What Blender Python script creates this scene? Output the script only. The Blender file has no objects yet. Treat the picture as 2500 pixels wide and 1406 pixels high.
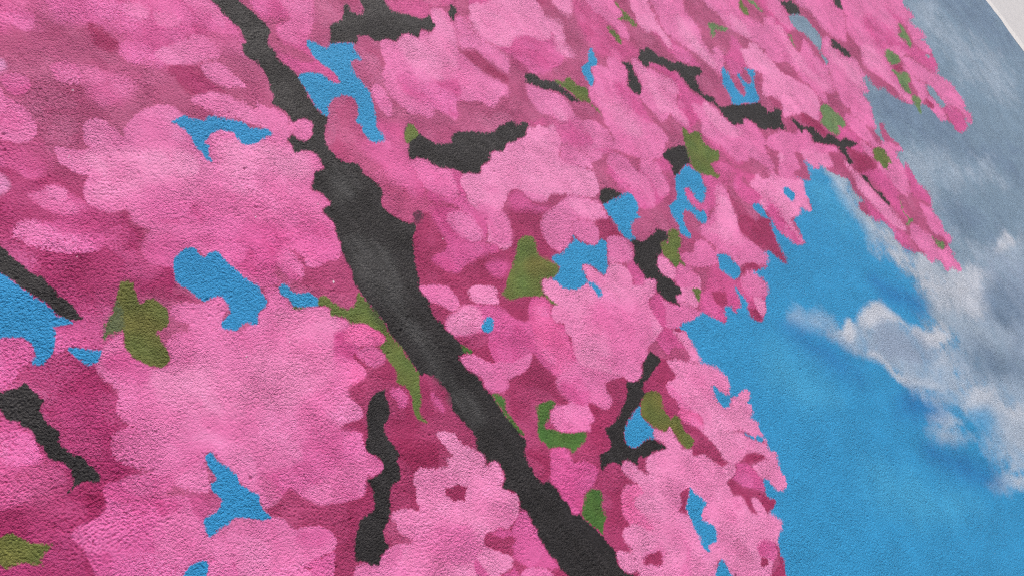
import bpy, math, random
import numpy as np
from mathutils import Matrix, Vector

scene = bpy.context.scene
scene.render.engine = "CYCLES"
R = math.radians

# ------------------------------------------------------------------ camera
# The wall is the plane y = 0 (x along it, z up).  A phone is held one metre off it,
# turned along the wall and rolled, so the wall runs away to the upper right.
FOCAL, SLANT, ROLL = 1888.0 / 2500.0, R(42.0), R(37.0)     # focal length in picture widths
DIST, EYE = 1.0, 2.0
cs, sn = math.cos(SLANT), math.sin(SLANT)
fwd = Vector((sn, cs, 0))
along, up = Vector((cs, -sn, 0)), Vector((0, 0, 1))
cam_x = math.cos(ROLL) * along - math.sin(ROLL) * up
cam_y = math.sin(ROLL) * along + math.cos(ROLL) * up
cam_data = bpy.data.cameras.new("phone_camera")
cam_data.sensor_width = 36.0
cam_data.lens = 36.0 * FOCAL
cam_data.clip_start, cam_data.clip_end = 0.02, 500.0
cam = bpy.data.objects.new("phone_camera", cam_data)
scene.collection.objects.link(cam)
m = Matrix((cam_x, cam_y, -fwd)).transposed().to_4x4()
m.translation = Vector((0, -DIST, EYE))
cam.matrix_world = m
scene.camera = cam

# ------------------------------------------------------------------ overcast daylight
SUN_DIR = Vector((0.46, -0.46, 0.76)).normalized()
world = bpy.data.worlds.new("World"); scene.world = world
world.use_nodes = True
nt = world.node_tree
sky = nt.nodes.new("ShaderNodeTexSky"); sky.sky_type = 'NISHITA'; sky.sun_disc = False
sky.sun_elevation = math.asin(SUN_DIR.z)
sky.sun_rotation = math.atan2(SUN_DIR.x, SUN_DIR.y)
sky.air_density, sky.dust_density, sky.ozone_density = 0.6, 4.0, 0.4
nt.links.new(sky.outputs[0], nt.nodes["Background"].inputs[0])
nt.nodes["Background"].inputs[1].default_value = 0.08
sun_data = bpy.data.lights.new("sun", 'SUN')
sun_data.energy, sun_data.angle, sun_data.color = 1.5, R(12), (1.0, 0.955, 0.90)
sun = bpy.data.objects.new("sun", sun_data); scene.collection.objects.link(sun)
sun.rotation_euler = SUN_DIR.to_track_quat('Z', 'Y').to_euler()
scene.view_settings.view_transform = 'Standard'; scene.view_settings.look = 'None'
scene.view_settings.gamma = 1.0; scene.view_settings.exposure = 0.92
scene.cycles.use_denoising = False                   # the plaster's grain is finer than a denoiser keeps
scene.cycles.filter_width = 1.1

# ------------------------------------------------------------------ pigments (sRGB as mixed, made linear)
TONES = dict(b=(50,148,201), B=(46,142,198), b1=(64,160,208), b3=(40,124,184), e=(124,150,172), e2=(110,134,160), e3=(156,175,194), i=(146,165,190),
             c=(192,200,212), f=(158,179,201),
             d=(176,80,124), D=(160,52,98), g=(164,46,102), G=(156,42,94), M=(202,86,144), m=(206,88,150), x=(182,78,124),
             l=(222,118,174), p=(230,137,187), w=(216,140,190), h=(226,102,162),
             k=(40,38,40), k2=(62,62,63), k3=(28,26,28), kk=(96,52,74),
             o=(104,108,54), v=(98,114,57), y=(104,132,86), n=(72,108,50), q=(82,100,76))
PIG = 1.0
def lin(c):
    c = np.array(c, np.float64) / 255
    return (np.where(c <= .04045, c / 12.92, ((c + .055) / 1.055) ** 2.4) * PIG).astype(np.float32)
TONES = {k: lin(v) for k, v in TONES.items()}

# The mural, painted shape by painted shape: kind, pigment (:opacity), edge softness in mm, then x,z of the outline
# on the wall in mm (z from eye height).  F blossom mass, P blossom, B branch, S gap of sky, L leaf, C cloud, W wash.
MURAL = """
W e 57 2106.7,147.6 1836.1,-31.7 1993.0,-110.5 2083.0,-220.8 2116.9,-292.4 2121.5,-366.1 2113.7,-441.2 2138.1,-539.5 2130.2,-614.6 2128.3,-686.9 2100.3,-707.6 2056.7,-752.9 2032.9,-780.7 2053.8,-842.5 2039.3,-917.3 2062.6,-1002.9 2218.5,-1199.8 2383.7,-1315.2 3455.5,-1177.6 6693.3,-376.5 4002.0,198.4
W e2 75 3758.1,-49.0 4616.2,-256.1 4489.3,-418.1 4488.2,-542.0 4222.9,-492.5 4063.6,-346.6 3955.6,-231.6 3768.9,-116.6
W e2 42 2856.6,-231.9 3082.6,-379.1 3145.1,-543.1 2921.4,-500.1 2686.1,-363.1 2603.3,-207.0
W e2 67 2518.6,-541.4 2705.5,-635.7 2822.3,-768.2 2858.7,-873.8 2740.7,-878.4 2646.8,-767.1 2552.7,-662.7
W e2 68 2879.8,-486.0 3188.6,-591.7 3462.8,-772.3 3376.9,-861.1 3172.5,-723.1 2985.9,-597.0
W e3 51 3553.3,-61.7 3785.9,-110.0 3776.6,-221.5 3859.2,-338.1 3715.9,-477.9 3525.2,-414.5 3611.9,-280.9 3491.5,-168.5
W e3 53 3936.5,-349.6 4059.2,-500.2 4011.1,-627.1 3874.4,-663.3 3732.0,-558.4 3775.0,-437.9
W e3 32 2599.3,-405.6 2698.0,-442.1 2697.8,-475.8 2827.3,-534.7 2936.4,-643.6 2854.7,-612.2 2716.5,-530.4 2621.4,-555.5 2527.9,-569.9 2543.9,-520.6 2574.6,-464.9
W e3 36 3068.8,-655.1 3164.1,-681.5 3183.2,-751.5 3148.2,-792.9 3097.5,-732.7 3045.9,-686.9
W e3 41 2533.2,-750.2 2732.1,-852.6 2818.0,-862.0 2902.1,-891.2 2995.6,-956.5 2885.9,-1042.7 2645.9,-933.3 2525.0,-806.5
W e3:0.8 66 2615.6,-420.6 2832.9,-532.7 2946.0,-670.3 2647.8,-600.8 2471.8,-639.1 2463.5,-773.8 2277.3,-637.3 2472.2,-559.8 2550.5,-474.8
W i:0.9 75 2393.8,-797.4 2911.2,-1036.8 2421.0,-1204.1 2226.1,-1001.5 2168.3,-873.7
C c 31 2112.0,-275.9 2140.5,-299.1 2146.5,-348.8 2141.2,-404.1 2171.3,-461.9 2198.1,-522.6 2191.4,-574.2 2261.0,-643.7 2333.7,-716.3 2475.5,-796.1 2537.4,-845.5 2499.3,-894.6 2388.9,-891.8 2328.8,-910.5 2298.3,-869.8 2245.7,-798.1 2175.3,-735.8 2168.6,-709.4 2160.2,-645.3 2119.2,-576.5 2103.5,-507.6 2089.3,-429.3 2094.5,-360.7 2087.4,-307.8
C c 20 2825.4,-865.8 2894.5,-887.4 2926.9,-926.1 2862.2,-919.6 2758.4,-879.1
W e3 36 2092.9,-738.9 2253.8,-795.2 2328.8,-895.3 2429.5,-993.8 2399.7,-1053.8 2246.1,-995.6 2149.2,-880.2 2087.7,-806.8
W e2 47 2124.2,-864.8 2245.0,-946.5 2300.3,-1029.9 2368.1,-1111.3 2341.5,-1170.8 2129.6,-1029.9 2021.7,-923.3
W e2 38 2467.8,-877.7 2659.4,-985.0 2576.4,-1061.3 2429.5,-993.8 2416.6,-919.5
C f 16 1667.0,-552.6 1714.5,-553.1 1735.4,-571.8 1775.3,-586.0 1802.2,-611.6 1897.7,-655.2 1969.8,-759.5 2007.1,-813.5 2010.3,-881.2 2010.0,-950.2 1907.3,-895.3 1829.6,-836.8 1761.7,-778.7 1732.8,-728.0 1718.7,-684.3 1689.7,-656.4 1653.1,-620.8 1623.7,-574.9 1610.6,-533.6
W c:0.45 21 1539.1,-431.2 1596.0,-461.6 1654.5,-502.0 1688.3,-549.9 1626.4,-549.3 1573.5,-502.0 1543.2,-460.1
C c 14 1783.3,-577.9 1857.7,-585.5 1887.7,-597.8 1908.6,-628.2 1919.3,-654.6 1946.6,-687.6 1969.9,-732.2 1992.5,-759.6 2023.6,-775.0 2050.6,-773.9 2090.8,-796.2 2112.0,-835.8 2068.2,-837.4 2007.1,-813.5 1962.9,-789.3 1948.6,-749.9 1920.2,-698.8 1888.0,-659.5 1831.6,-632.4 1781.1,-621.5 1765.4,-599.3
C c 8.9 1678.0,-559.2 1714.5,-553.1 1731.6,-569.5 1717.2,-589.2 1670.5,-591.7 1659.6,-572.7
C c 9.2 1703.7,-649.7 1730.2,-679.0 1732.8,-728.0 1753.9,-773.5 1812.4,-822.0 1871.1,-864.5 1874.4,-850.1 1828.7,-806.8 1768.7,-754.6 1754.2,-710.1 1744.6,-672.3
W i 25 1801.1,-633.6 1878.4,-663.7 1932.1,-729.6 1959.5,-790.7 1946.0,-822.9 1881.0,-794.7 1804.6,-739.2 1746.6,-679.9 1759.4,-640.2
C c 20 1952.1,-942.3 2049.6,-983.6 2111.0,-1035.4 2112.0,-1082.5 2201.7,-1155.0 2122.5,-1222.4 2015.1,-1132.6 2015.3,-1091.1 2021.0,-1061.8 1947.4,-993.5 1928.8,-963.7
C c:0.8 19 1747.7,-864.5 1793.9,-880.6 1831.4,-909.7 1860.2,-956.1 1862.2,-977.3 1800.7,-933.8 1747.6,-889.8
C f 21 1718.1,-880.3 1847.8,-982.1 1861.2,-1021.4 1798.6,-998.8 1726.4,-939.7
W c:0.8 20 2015.3,-1091.1 2180.9,-1208.6 2047.4,-1240.1 1922.5,-1180.1 1984.6,-1254.8 1850.0,-1177.5 1799.1,-1118.6 1918.3,-1150.0 1958.2,-1111.9
W b3 40 1659.3,-903.2 1777.7,-1005.9 1837.9,-1115.7 1821.3,-1142.2 1715.4,-1047.7 1649.2,-947.8
W b3 41 1741.2,-787.3 1822.4,-861.2 1820.1,-905.2 1712.3,-861.8 1666.0,-798.4
W b3 47 1495.6,-449.0 1570.0,-523.6 1616.4,-618.8 1603.9,-665.0 1527.7,-585.5 1479.4,-496.7
W b3 33 1938.4,-547.5 2024.3,-622.4 2093.0,-710.5 2052.0,-736.1 1994.0,-681.3 1944.8,-612.0
W b1 55 2009.6,-238.3 2068.2,-299.2 2055.7,-399.0 2031.9,-457.2 1963.6,-354.6 1941.7,-276.3
W b1 45 1410.0,-425.2 1495.2,-564.4 1486.8,-645.4 1372.2,-594.8 1322.5,-479.3
W b1 56 1437.7,-783.2 1549.9,-926.3 1672.3,-1082.5 1516.3,-1017.0 1377.3,-848.3
C c:0.75 26 2160.3,-683.8 2405.3,-819.4 2410.9,-884.9 2317.6,-903.9 2266.9,-870.2 2221.8,-806.5 2163.8,-740.2
W f:0.8 30 2169.7,-849.1 2205.6,-885.5 2154.0,-926.6 2053.5,-912.5 2039.6,-861.6
W c:0.6 28 1959.3,-831.4 1998.6,-908.2 1992.7,-956.0 1919.2,-913.4 1856.5,-848.1
W f:0.75 28 1765.7,-755.8 1954.7,-855.7 2106.3,-989.4 2306.7,-1128.7 2172.7,-1258.9 1917.2,-1159.3 1895.9,-1076.5 1904.7,-1007.3 1856.2,-913.8 1789.3,-809.8
C c:0.7 18 2006.4,-965.2 2067.5,-992.0 2114.7,-1034.3 2103.6,-1051.8 2040.0,-1019.2 1982.2,-1000.4 1953.1,-973.6
C c:0.7 18 2078.0,-1059.2 2134.3,-1090.6 2191.8,-1155.5 2214.5,-1200.7 2136.4,-1171.3 2088.6,-1112.6
W b:0.6 22 1935.3,-988.4 2008.4,-1028.8 2017.5,-1062.9 1958.4,-1071.2 1910.0,-1027.8
F d 1.7 3507.7,-19.3 3479.9,-37.9 3504.8,-74.9 3481.9,-104.6 3417.8,-97.5 3434.7,-137.3 3471.5,-162.8 3454.0,-193.3 3395.5,-186.4 3424.3,-215.0 3412.0,-246.4 3390.0,-274.7 3368.3,-302.8 3302.5,-320.9 3330.3,-349.7 3370.1,-387.8 3367.5,-421.7 3367.2,-461.4 3350.5,-490.1 3317.6,-497.8 3336.1,-524.3 3310.3,-549.1 3272.3,-551.7 3257.7,-524.3 3235.1,-544.7 3206.1,-547.9 3136.5,-539.8 3115.4,-522.1 3109.2,-486.9 3086.3,-464.2 3047.0,-453.9 3034.9,-421.7 3018.9,-379.1 2989.0,-354.6 2908.0,-327.5 2869.3,-302.5 2839.6,-274.3 2810.4,-246.6 2805.1,-214.3 2758.4,-206.9 2749.8,-165.4 2742.9,-146.0 2706.2,-146.6 2680.2,-192.6 2634.8,-180.9 2631.3,-221.2 2609.7,-242.3 2573.8,-270.0 2548.0,-292.7 2526.0,-292.2 2514.9,-308.0 2511.7,-330.9 2529.1,-344.3 2554.3,-311.4 2592.2,-291.4 2622.6,-296.8 2602.7,-322.1 2599.3,-345.5 2625.7,-383.4 2615.8,-387.6 2614.0,-407.6 2554.2,-387.0 2549.3,-405.3 2546.0,-428.2 2534.9,-443.7 2573.2,-435.7 2576.3,-453.4 2563.3,-480.4 2558.3,-514.9 2571.0,-536.9 2570.8,-569.5 2535.7,-585.6 2515.1,-612.2 2518.1,-637.8 2491.5,-668.8 2505.3,-695.8 2492.9,-705.5 2456.3,-702.7 2444.1,-728.0 2429.1,-743.7 2431.9,-768.8 2425.9,-781.3 2400.9,-779.5 2379.2,-756.1 2376.3,-746.8 2334.3,-741.4 2338.0,-714.7 2321.2,-690.6 2286.7,-683.6 2281.4,-650.7 2257.1,-630.5 2241.0,-622.1 2219.3,-601.5 2195.2,-572.5 2191.5,-545.0 2208.5,-527.8 2204.7,-500.2 2194.4,-480.4 2170.0,-472.2 2163.7,-451.0 2142.3,-437.1 2131.2,-413.7 2147.6,-396.2 2176.7,-406.2 2164.1,-378.5 2164.3,-349.5 2181.0,-331.5 2168.2,-318.6 2145.5,-301.3 2115.7,-274.0 2095.6,-242.1 2071.4,-245.9 2049.5,-220.7 2038.4,-203.7 2022.4,-226.5 2005.0,-243.2 1990.6,-248.9 1967.5,-230.1 1949.7,-222.3 1948.5,-245.5 1930.7,-264.5 1924.1,-281.7 1915.2,-304.5 1894.2,-309.5 1879.9,-297.7 1868.3,-282.3 1842.2,-292.8 1802.4,-289.9 1795.2,-315.4 1787.2,-337.1 1779.1,-352.3 1745.4,-339.8 1730.6,-314.9 1714.5,-291.0 1711.8,-267.7 1715.7,-244.6 1697.7,-251.5 1688.3,-277.9 1668.8,-314.3 1665.9,-340.6 1655.0,-347.1 1643.3,-337.8 1633.5,-311.3 1622.9,-293.6 1591.4,-289.2 1579.4,-265.0 1567.5,-252.9 1569.1,-271.6 1578.4,-297.3 1582.6,-314.5 1574.9,-319.3 1552.0,-310.0 1521.3,-302.2 1534.4,-321.0 1538.5,-338.0 1529.2,-351.5 1521.2,-356.4 1500.0,-361.9 1485.5,-370.9 1466.4,-382.7 1433.0,-388.5 1419.6,-382.0 1408.7,-362.9 1417.9,-345.9 1430.9,-333.7 1431.0,-311.2 1430.2,-296.7 1427.2,-295.0 1412.7,-323.3 1396.9,-333.6 1379.8,-326.5 1373.9,-334.1 1369.6,-315.0 1355.1,-306.6 1340.1,-316.9 1322.3,-330.7 1311.2,-318.7 1300.2,-301.4 1289.9,-287.4 1283.1,-278.1 1258.3,-271.4 1242.4,-272.4 1222.9,-266.0 1212.6,-259.9 1204.9,-265.6 1192.0,-261.6 1203.0,-277.3 1201.0,-288.9 1197.8,-304.8 1194.0,-317.8 1190.2,-330.7 1182.0,-343.4 1200.8,-360.5 1213.5,-379.0 1217.9,-400.0 1214.6,-415.9 1203.7,-426.6 1191.1,-428.4 1179.9,-415.7 1176.2,-398.0 1169.7,-392.4 1156.5,-405.0 1153.4,-420.5 1159.4,-439.7 1172.9,-444.0 1195.5,-439.0 1210.0,-446.3 1222.9,-444.7 1244.4,-451.3 1250.9,-460.9 1243.7,-469.1 1224.1,-471.4 1228.6,-482.2 1215.6,-494.0 1202.9,-495.3 1211.7,-506.7 1208.5,-522.4 1204.8,-531.6 1202.2,-540.0 1197.1,-556.8 1199.0,-555.6 1190.7,-567.5 1202.0,-581.0 1188.1,-596.2 1180.6,-610.9 1177.4,-626.2 1166.8,-635.8 1154.6,-636.4 1138.3,-626.2 1135.4,-611.5 1134.8,-598.6 1130.6,-597.9 1109.3,-611.0 1109.3,-620.9 1112.8,-633.5 1100.5,-636.0 1082.1,-631.1 1073.0,-633.5 1085.8,-645.0 1091.8,-660.8 1089.4,-668.7 1071.2,-673.2 1053.2,-677.6 1046.0,-688.3 1038.3,-696.1 1033.3,-708.5 1022.4,-718.2 996.8,-733.4 755.4,-582.5 -61.0,71.9 549.4,1266.9 5653.3,1699.8 4880.4,1102.5 4836.4,904.7 4232.4,690.1 4306.4,503.8 3823.6,340.3 3857.6,224.6 3580.2,66.8
W g 29 312.3,551.3 417.8,491.7 412.1,392.7 376.6,293.6 280.7,208.1 273.2,135.3 175.5,4.7 145.2,-23.7 29.9,81.8 142.0,284.9
W D 42 776.2,322.0 859.6,220.9 966.1,125.9 1155.6,84.9 1179.8,-27.9 1222.4,-232.1 1140.9,-359.5 1035.8,-624.9 837.2,-635.8 272.7,-109.8 341.9,-58.9 575.0,51.3 582.0,159.5
W M 24 461.7,771.1 769.7,701.5 769.4,618.2 673.9,564.8 591.2,571.9 557.6,619.9 539.9,689.3 499.3,694.7 479.5,673.6 450.2,681.9 402.3,667.0
W d 23 489.8,702.6 539.9,689.3 557.7,656.8 591.2,571.9 615.3,506.6 503.1,511.1 425.4,549.2 402.1,599.9 415.9,645.9 455.6,668.2
P m 2.4 521.1,721.4 618.0,701.3 606.3,683.2 584.2,673.8 566.0,667.5 553.8,672.7 537.0,684.6 528.0,694.3 520.5,710.8
P m 5.1 615.8,698.0 749.7,673.0 752.1,651.8 757.4,640.0 762.3,622.1 764.0,605.1 761.4,593.3 760.1,579.2 747.4,576.7 740.5,597.2 727.6,600.9 716.5,612.2 697.3,611.6 646.1,602.7 605.7,593.8 594.6,589.7 591.2,609.7 598.2,645.5 604.2,672.3
P M 15 502.7,586.4 518.9,595.4 533.8,592.4 544.5,579.8 546.0,562.7 538.9,546.9 514.7,540.9 497.1,549.0 493.8,562.7 497.5,575.7
P m 3.9 456.9,702.6 461.5,694.4 470.3,681.4 481.4,683.6 493.8,699.8 488.4,711.8 471.0,712.8
P l 2.5 611.4,599.7 623.8,605.6 649.4,607.6 678.5,611.0 697.7,609.4 707.0,590.7 707.0,574.5 699.9,564.6 675.0,566.4 651.5,564.0 630.8,564.8 618.0,576.6 608.9,591.0
P l 2.5 664.9,559.7 686.0,561.0 698.7,546.9 703.7,527.2 706.4,504.2 689.7,507.9 672.6,515.7 663.3,528.8 658.1,542.3
P l 3.3 709.6,674.7 752.9,664.0 757.4,648.3 757.4,631.8 760.2,616.5 749.1,617.4 737.0,633.1 724.5,650.6
P l 3.8 613.2,511.2 633.6,517.5 653.2,514.5 677.1,490.4 695.0,462.0 703.2,473.1 712.1,463.8 725.6,454.8 732.0,444.3 735.2,434.9 737.2,423.9 715.9,409.7 692.9,416.7 685.5,430.6 659.7,453.4 632.0,471.6 630.2,481.9 618.5,495.9
P w 4.9 408.2,655.1 419.2,651.7 422.6,643.8 417.0,632.0 406.0,628.9 393.6,629.6
P l 1.6 383.9,612.9 394.6,609.2 393.0,593.1 402.6,583.0 404.8,568.7 404.2,552.1 402.3,541.1 394.2,530.9 381.9,525.8 370.6,528.7 354.5,540.1 345.9,546.8
P l 1.5 452.4,523.5 459.7,529.4 470.1,529.8 481.1,523.9 486.7,513.8 489.7,502.0 490.9,494.4 492.1,490.4 495.4,498.0 509.3,508.7 527.0,516.5 548.2,519.7 565.7,518.9 580.8,511.5 586.5,500.0 587.9,492.0 594.0,485.9 609.3,472.5 636.7,460.2 673.1,432.4 692.9,416.7 737.2,423.9 742.0,422.1 751.6,423.6 763.2,419.2 766.7,412.7 768.0,406.0 761.3,400.2 751.8,389.4 739.5,386.1 729.8,390.0 725.8,395.6 725.0,400.0 722.7,405.0 715.9,401.6 703.4,393.3 710.4,390.4 706.5,379.9 704.1,372.9 714.9,373.4 729.8,368.3 735.5,361.9 737.1,353.0 734.6,341.8 731.8,332.8 721.4,333.2 711.5,331.4 707.5,325.1 697.8,319.3 690.4,312.6 690.0,306.8 696.5,301.8 701.6,289.5 701.1,275.6 689.9,274.9 681.9,272.7 680.7,263.3 684.5,249.6 683.7,242.0 677.2,235.3 673.8,223.1 669.2,209.6 661.7,197.8 646.2,194.2 637.5,198.8 620.6,198.2 607.2,201.5 599.6,209.4 604.1,220.3 600.7,233.5 593.1,241.3 592.7,228.2 593.7,214.5 590.3,205.0 582.7,197.8 572.9,197.6 564.3,206.1 562.0,212.9 559.4,229.2 548.8,227.4 549.5,216.0 547.8,204.1 515.2,218.6 486.7,250.5 476.0,305.6 445.6,307.5 427.4,303.4 410.8,312.3 413.6,327.7 422.5,343.5 441.1,351.2 441.7,354.4 434.3,361.5 429.8,370.5 429.0,382.9 431.6,393.6 425.1,395.0 411.5,396.4 403.6,401.8 397.4,409.8 394.0,419.8 397.2,431.7 403.2,442.4 411.7,450.3 416.9,456.5 411.1,460.7 405.1,466.7 401.4,478.4 397.3,485.2 400.0,494.1 401.4,505.2 410.4,506.6 423.4,496.2 442.0,492.0 440.9,499.3
P m 13 459.6,342.0 482.7,326.9 533.5,316.0 576.9,302.1 623.3,275.6 676.9,253.3 674.5,226.7 663.6,202.7 623.8,202.2 607.6,222.3 595.9,239.8 561.4,231.8 536.5,223.1 503.5,250.2 493.2,294.9 472.8,312.6 445.6,307.5 427.4,303.4 409.2,316.6 420.2,337.8
P m 11 448.7,392.4 493.7,378.3 536.2,343.9 550.4,315.1 506.5,325.7 460.2,352.1
P p 8.9 443.7,487.9 515.5,458.4 556.6,434.1 547.3,408.5 482.2,408.4 429.3,408.3 401.8,421.2 405.3,438.0 428.9,453.0 411.2,481.0
P p 8.8 600.5,434.8 660.1,414.7 693.3,393.4 717.5,363.3 711.1,333.6 678.2,334.0 639.4,360.9 583.2,385.5
P m 3.1 300.1,421.6 308.0,428.7 319.3,431.1 329.8,427.6 339.4,418.1 361.1,410.7 378.0,394.3 389.0,378.9 385.3,364.1 368.0,356.6 340.3,366.1 322.1,378.9 309.3,393.4 301.3,406.9 298.2,416.3
P l 3.5 301.1,421.1 309.9,427.8 319.5,429.4 329.0,426.3 331.5,415.6 335.4,400.8 327.5,392.0 312.7,394.8 303.2,406.0
P g 5 301.4,469.5 324.7,457.1 335.7,437.5 328.3,431.5 311.6,434.8 297.1,424.7 293.1,434.5 283.9,439.0
P M 6.3 340.5,462.6 378.6,450.1 389.9,420.0 402.0,399.3 367.8,410.8 348.5,433.1
P M 5.2 341.6,539.3 376.4,512.2 378.7,483.2 355.4,477.0 342.8,498.6 326.8,513.6
P g 7.5 402.0,399.3 412.9,394.0 431.0,390.5 428.4,372.9 432.0,355.7 422.5,343.5 408.6,327.0 402.6,313.3 388.9,312.4 375.7,336.0 382.4,357.3 392.2,377.3
P g 3.2 402.4,321.9 415.5,308.1 435.9,295.5 428.5,282.4 426.4,265.8 438.6,238.0 407.2,251.0 394.1,245.1 391.4,267.6 374.6,273.0 381.7,294.8
P w 6.1 323.1,507.2 330.7,499.1 332.9,490.1 329.1,477.4 320.6,473.3 305.0,475.7
P m 2.8 819.4,647.5 871.9,643.2 937.3,627.3 916.0,594.3 893.8,569.0 873.5,554.8 865.6,550.5 855.9,529.3 857.7,511.3 868.6,481.5 870.0,465.7 866.3,458.2 856.1,457.3 852.5,467.2 846.2,482.4 830.9,491.7 808.4,496.9 798.0,517.3 796.4,543.2 796.4,564.3 809.1,579.8 814.0,606.1
P l 4.2 823.1,580.0 830.7,588.7 845.6,591.1 863.9,594.8 870.9,612.7 875.6,633.5 931.3,619.7 916.5,596.4 894.8,568.7 873.5,554.8 858.2,543.9 845.9,545.4 832.4,553.7 821.8,565.4
P d 4.1 814.0,606.1 840.2,601.2 863.4,597.1 837.0,591.2 822.3,580.3 820.4,563.7 838.2,541.2 852.2,513.0 835.9,509.5 813.7,529.3 797.3,547.1 795.6,564.6 809.1,579.8
P x 2.1 803.4,411.5 815.6,424.0 827.1,432.7 845.1,435.0 861.8,432.4 871.3,423.5 868.9,409.0 861.0,396.5 846.3,384.6 848.6,372.9 843.1,357.7 843.9,344.3 852.6,334.3 881.3,327.2 892.7,316.8 887.4,290.1 885.9,279.7 887.3,263.6 891.0,244.2 871.2,204.6 860.9,187.5 840.9,188.4 819.4,181.5 805.4,188.4 788.6,211.3 780.2,232.2 784.5,242.8 796.9,251.8 800.9,273.3 794.5,316.3 772.2,331.0 766.3,367.9 776.3,386.0
P M 11 827.5,356.1 895.5,320.1 889.3,289.3 883.1,276.4 891.0,244.2 869.8,220.6 848.7,243.3 830.4,288.1 815.0,326.8
P M 9.9 877.6,372.7 932.5,347.4 906.0,317.3 865.4,329.1 866.4,350.7
P l 1.6 996.1,491.4 1007.8,506.7 1018.5,508.3 1029.8,502.7 1035.3,496.3 1039.6,495.0 1056.8,502.0 1070.8,505.3 1084.4,501.4 1090.7,492.3 1094.1,486.4 1106.9,497.4 1117.4,499.4 1128.6,488.8 1147.2,496.0 1154.5,514.1 1168.7,533.0 1183.2,535.6 1197.3,530.7 1202.4,519.1 1201.0,504.1 1199.7,489.1 1187.7,469.4 1173.3,450.7 1163.4,433.5 1171.4,418.4 1181.2,395.0 1191.1,371.4 1206.9,353.4 1217.7,336.9 1224.0,319.2 1208.6,303.9 1187.2,316.6 1168.5,308.0 1144.7,304.1 1131.6,313.8 1122.1,327.2 1099.4,332.9 1086.7,342.3 1069.7,343.5 1058.4,328.3 1050.6,316.8 1039.0,314.0 1029.8,329.3 1016.4,346.1 1002.5,337.1 987.3,335.8 974.9,349.8 959.3,356.7 951.5,372.2 947.0,385.3 944.5,397.5 945.1,413.3 950.7,432.0 960.8,446.9 979.4,459.4 987.7,475.4
P p 7.1 1040.7,489.9 1059.0,501.4 1082.7,499.4 1096.4,485.7 1133.4,487.4 1171.7,529.7 1192.9,529.3 1199.2,512.3 1195.9,485.0 1161.6,441.6 1133.1,407.9 1108.8,388.5 1068.7,397.0 1053.2,421.4 1034.5,441.8 1033.5,465.9
P m 6.8 983.4,430.2 1017.2,428.4 1049.2,401.2 1107.7,384.0 1098.3,357.7 1065.8,342.5 1050.6,316.8 1031.5,331.1 1018.0,347.9 993.7,370.8 978.1,399.5
P l 4.8 1133.1,407.9 1163.9,400.5 1174.9,371.7 1201.1,347.6 1175.3,318.3 1146.6,305.9 1127.5,322.8 1102.9,346.3 1107.6,374.2
P l 1.4 915.0,426.0 928.3,432.7 938.9,430.2 940.6,417.1 938.6,399.7 938.5,390.6 923.7,373.4 910.5,367.0 906.7,377.4 905.3,393.6 907.2,410.8
P m 2.1 1211.8,498.6 1223.7,504.5 1235.1,502.7 1242.9,490.2 1245.5,479.1 1240.8,456.9 1253.2,435.0 1267.8,414.9 1288.0,382.2 1330.9,352.7 1356.5,322.7 1438.5,335.5 1462.1,402.4 1453.1,507.4 1306.4,542.8 1276.3,518.3 1256.1,497.1
P l 6.6 1211.8,498.6 1232.5,503.4 1240.9,488.1 1242.1,461.7 1249.9,438.5 1262.5,416.5 1278.5,390.5 1279.8,374.2 1247.6,342.4 1219.1,382.9 1203.9,418.6 1175.8,439.9 1182.7,460.7
P p 2.6 1276.3,518.3 1295.0,520.2 1331.5,515.0 1387.9,517.6 1473.5,496.7 1473.3,439.4 1455.0,395.9 1408.3,389.6 1360.5,417.3 1303.2,404.3 1269.8,416.9 1253.2,435.0 1240.8,456.9 1245.5,479.1 1262.1,503.4
P D 8.2 1178.8,426.2 1198.2,422.9 1214.0,394.9 1233.3,362.8 1247.6,342.4 1233.8,328.8 1214.5,350.8 1193.0,373.4 1180.6,397.7
P M 4 1088.7,580.7 1176.8,558.8 1248.4,551.5 1226.1,531.0 1172.4,537.1 1157.0,523.5 1140.4,521.7 1124.0,529.8 1100.6,545.8 1085.2,557.2
P p 5.7 1538.3,480.9 1610.0,463.5 1582.1,434.4 1554.0,420.9 1539.0,430.8 1528.3,448.2
P p 5.5 1461.5,439.7 1490.8,429.0 1504.4,410.8 1493.0,385.1 1474.6,364.5 1476.1,346.8 1474.4,330.1 1457.9,326.7 1438.5,335.5 1430.9,354.8 1440.2,374.6 1454.3,398.9 1446.6,418.2
P m 8.7 1325.5,419.2 1359.7,398.4 1385.9,368.5 1414.9,340.1 1388.7,334.4 1337.9,323.3 1314.0,336.5 1297.5,363.2 1281.8,376.2
P M 9.7 1602.9,453.1 1676.3,416.4 1665.0,345.4 1684.1,299.7 1707.3,277.2 1673.8,262.6 1607.5,277.1 1561.1,297.5 1549.4,318.9 1547.0,363.8 1564.9,403.2
P l 2.5 1656.3,452.2 1742.3,431.2 1739.3,403.5 1745.9,379.6 1731.4,367.7 1706.8,368.0 1719.0,349.0 1709.4,320.4 1691.6,309.9 1670.4,325.3 1671.4,346.7 1663.2,364.3 1655.2,394.2 1642.6,415.8
P m 6.3 1761.7,426.5 1821.5,411.9 1784.1,360.0 1774.0,317.9 1809.8,294.9 1810.6,252.5 1816.6,218.3 1857.6,179.2 1892.4,164.8 1880.9,218.2 1850.8,283.2 1862.6,362.3 1883.9,396.7 1827.6,417.0
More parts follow.
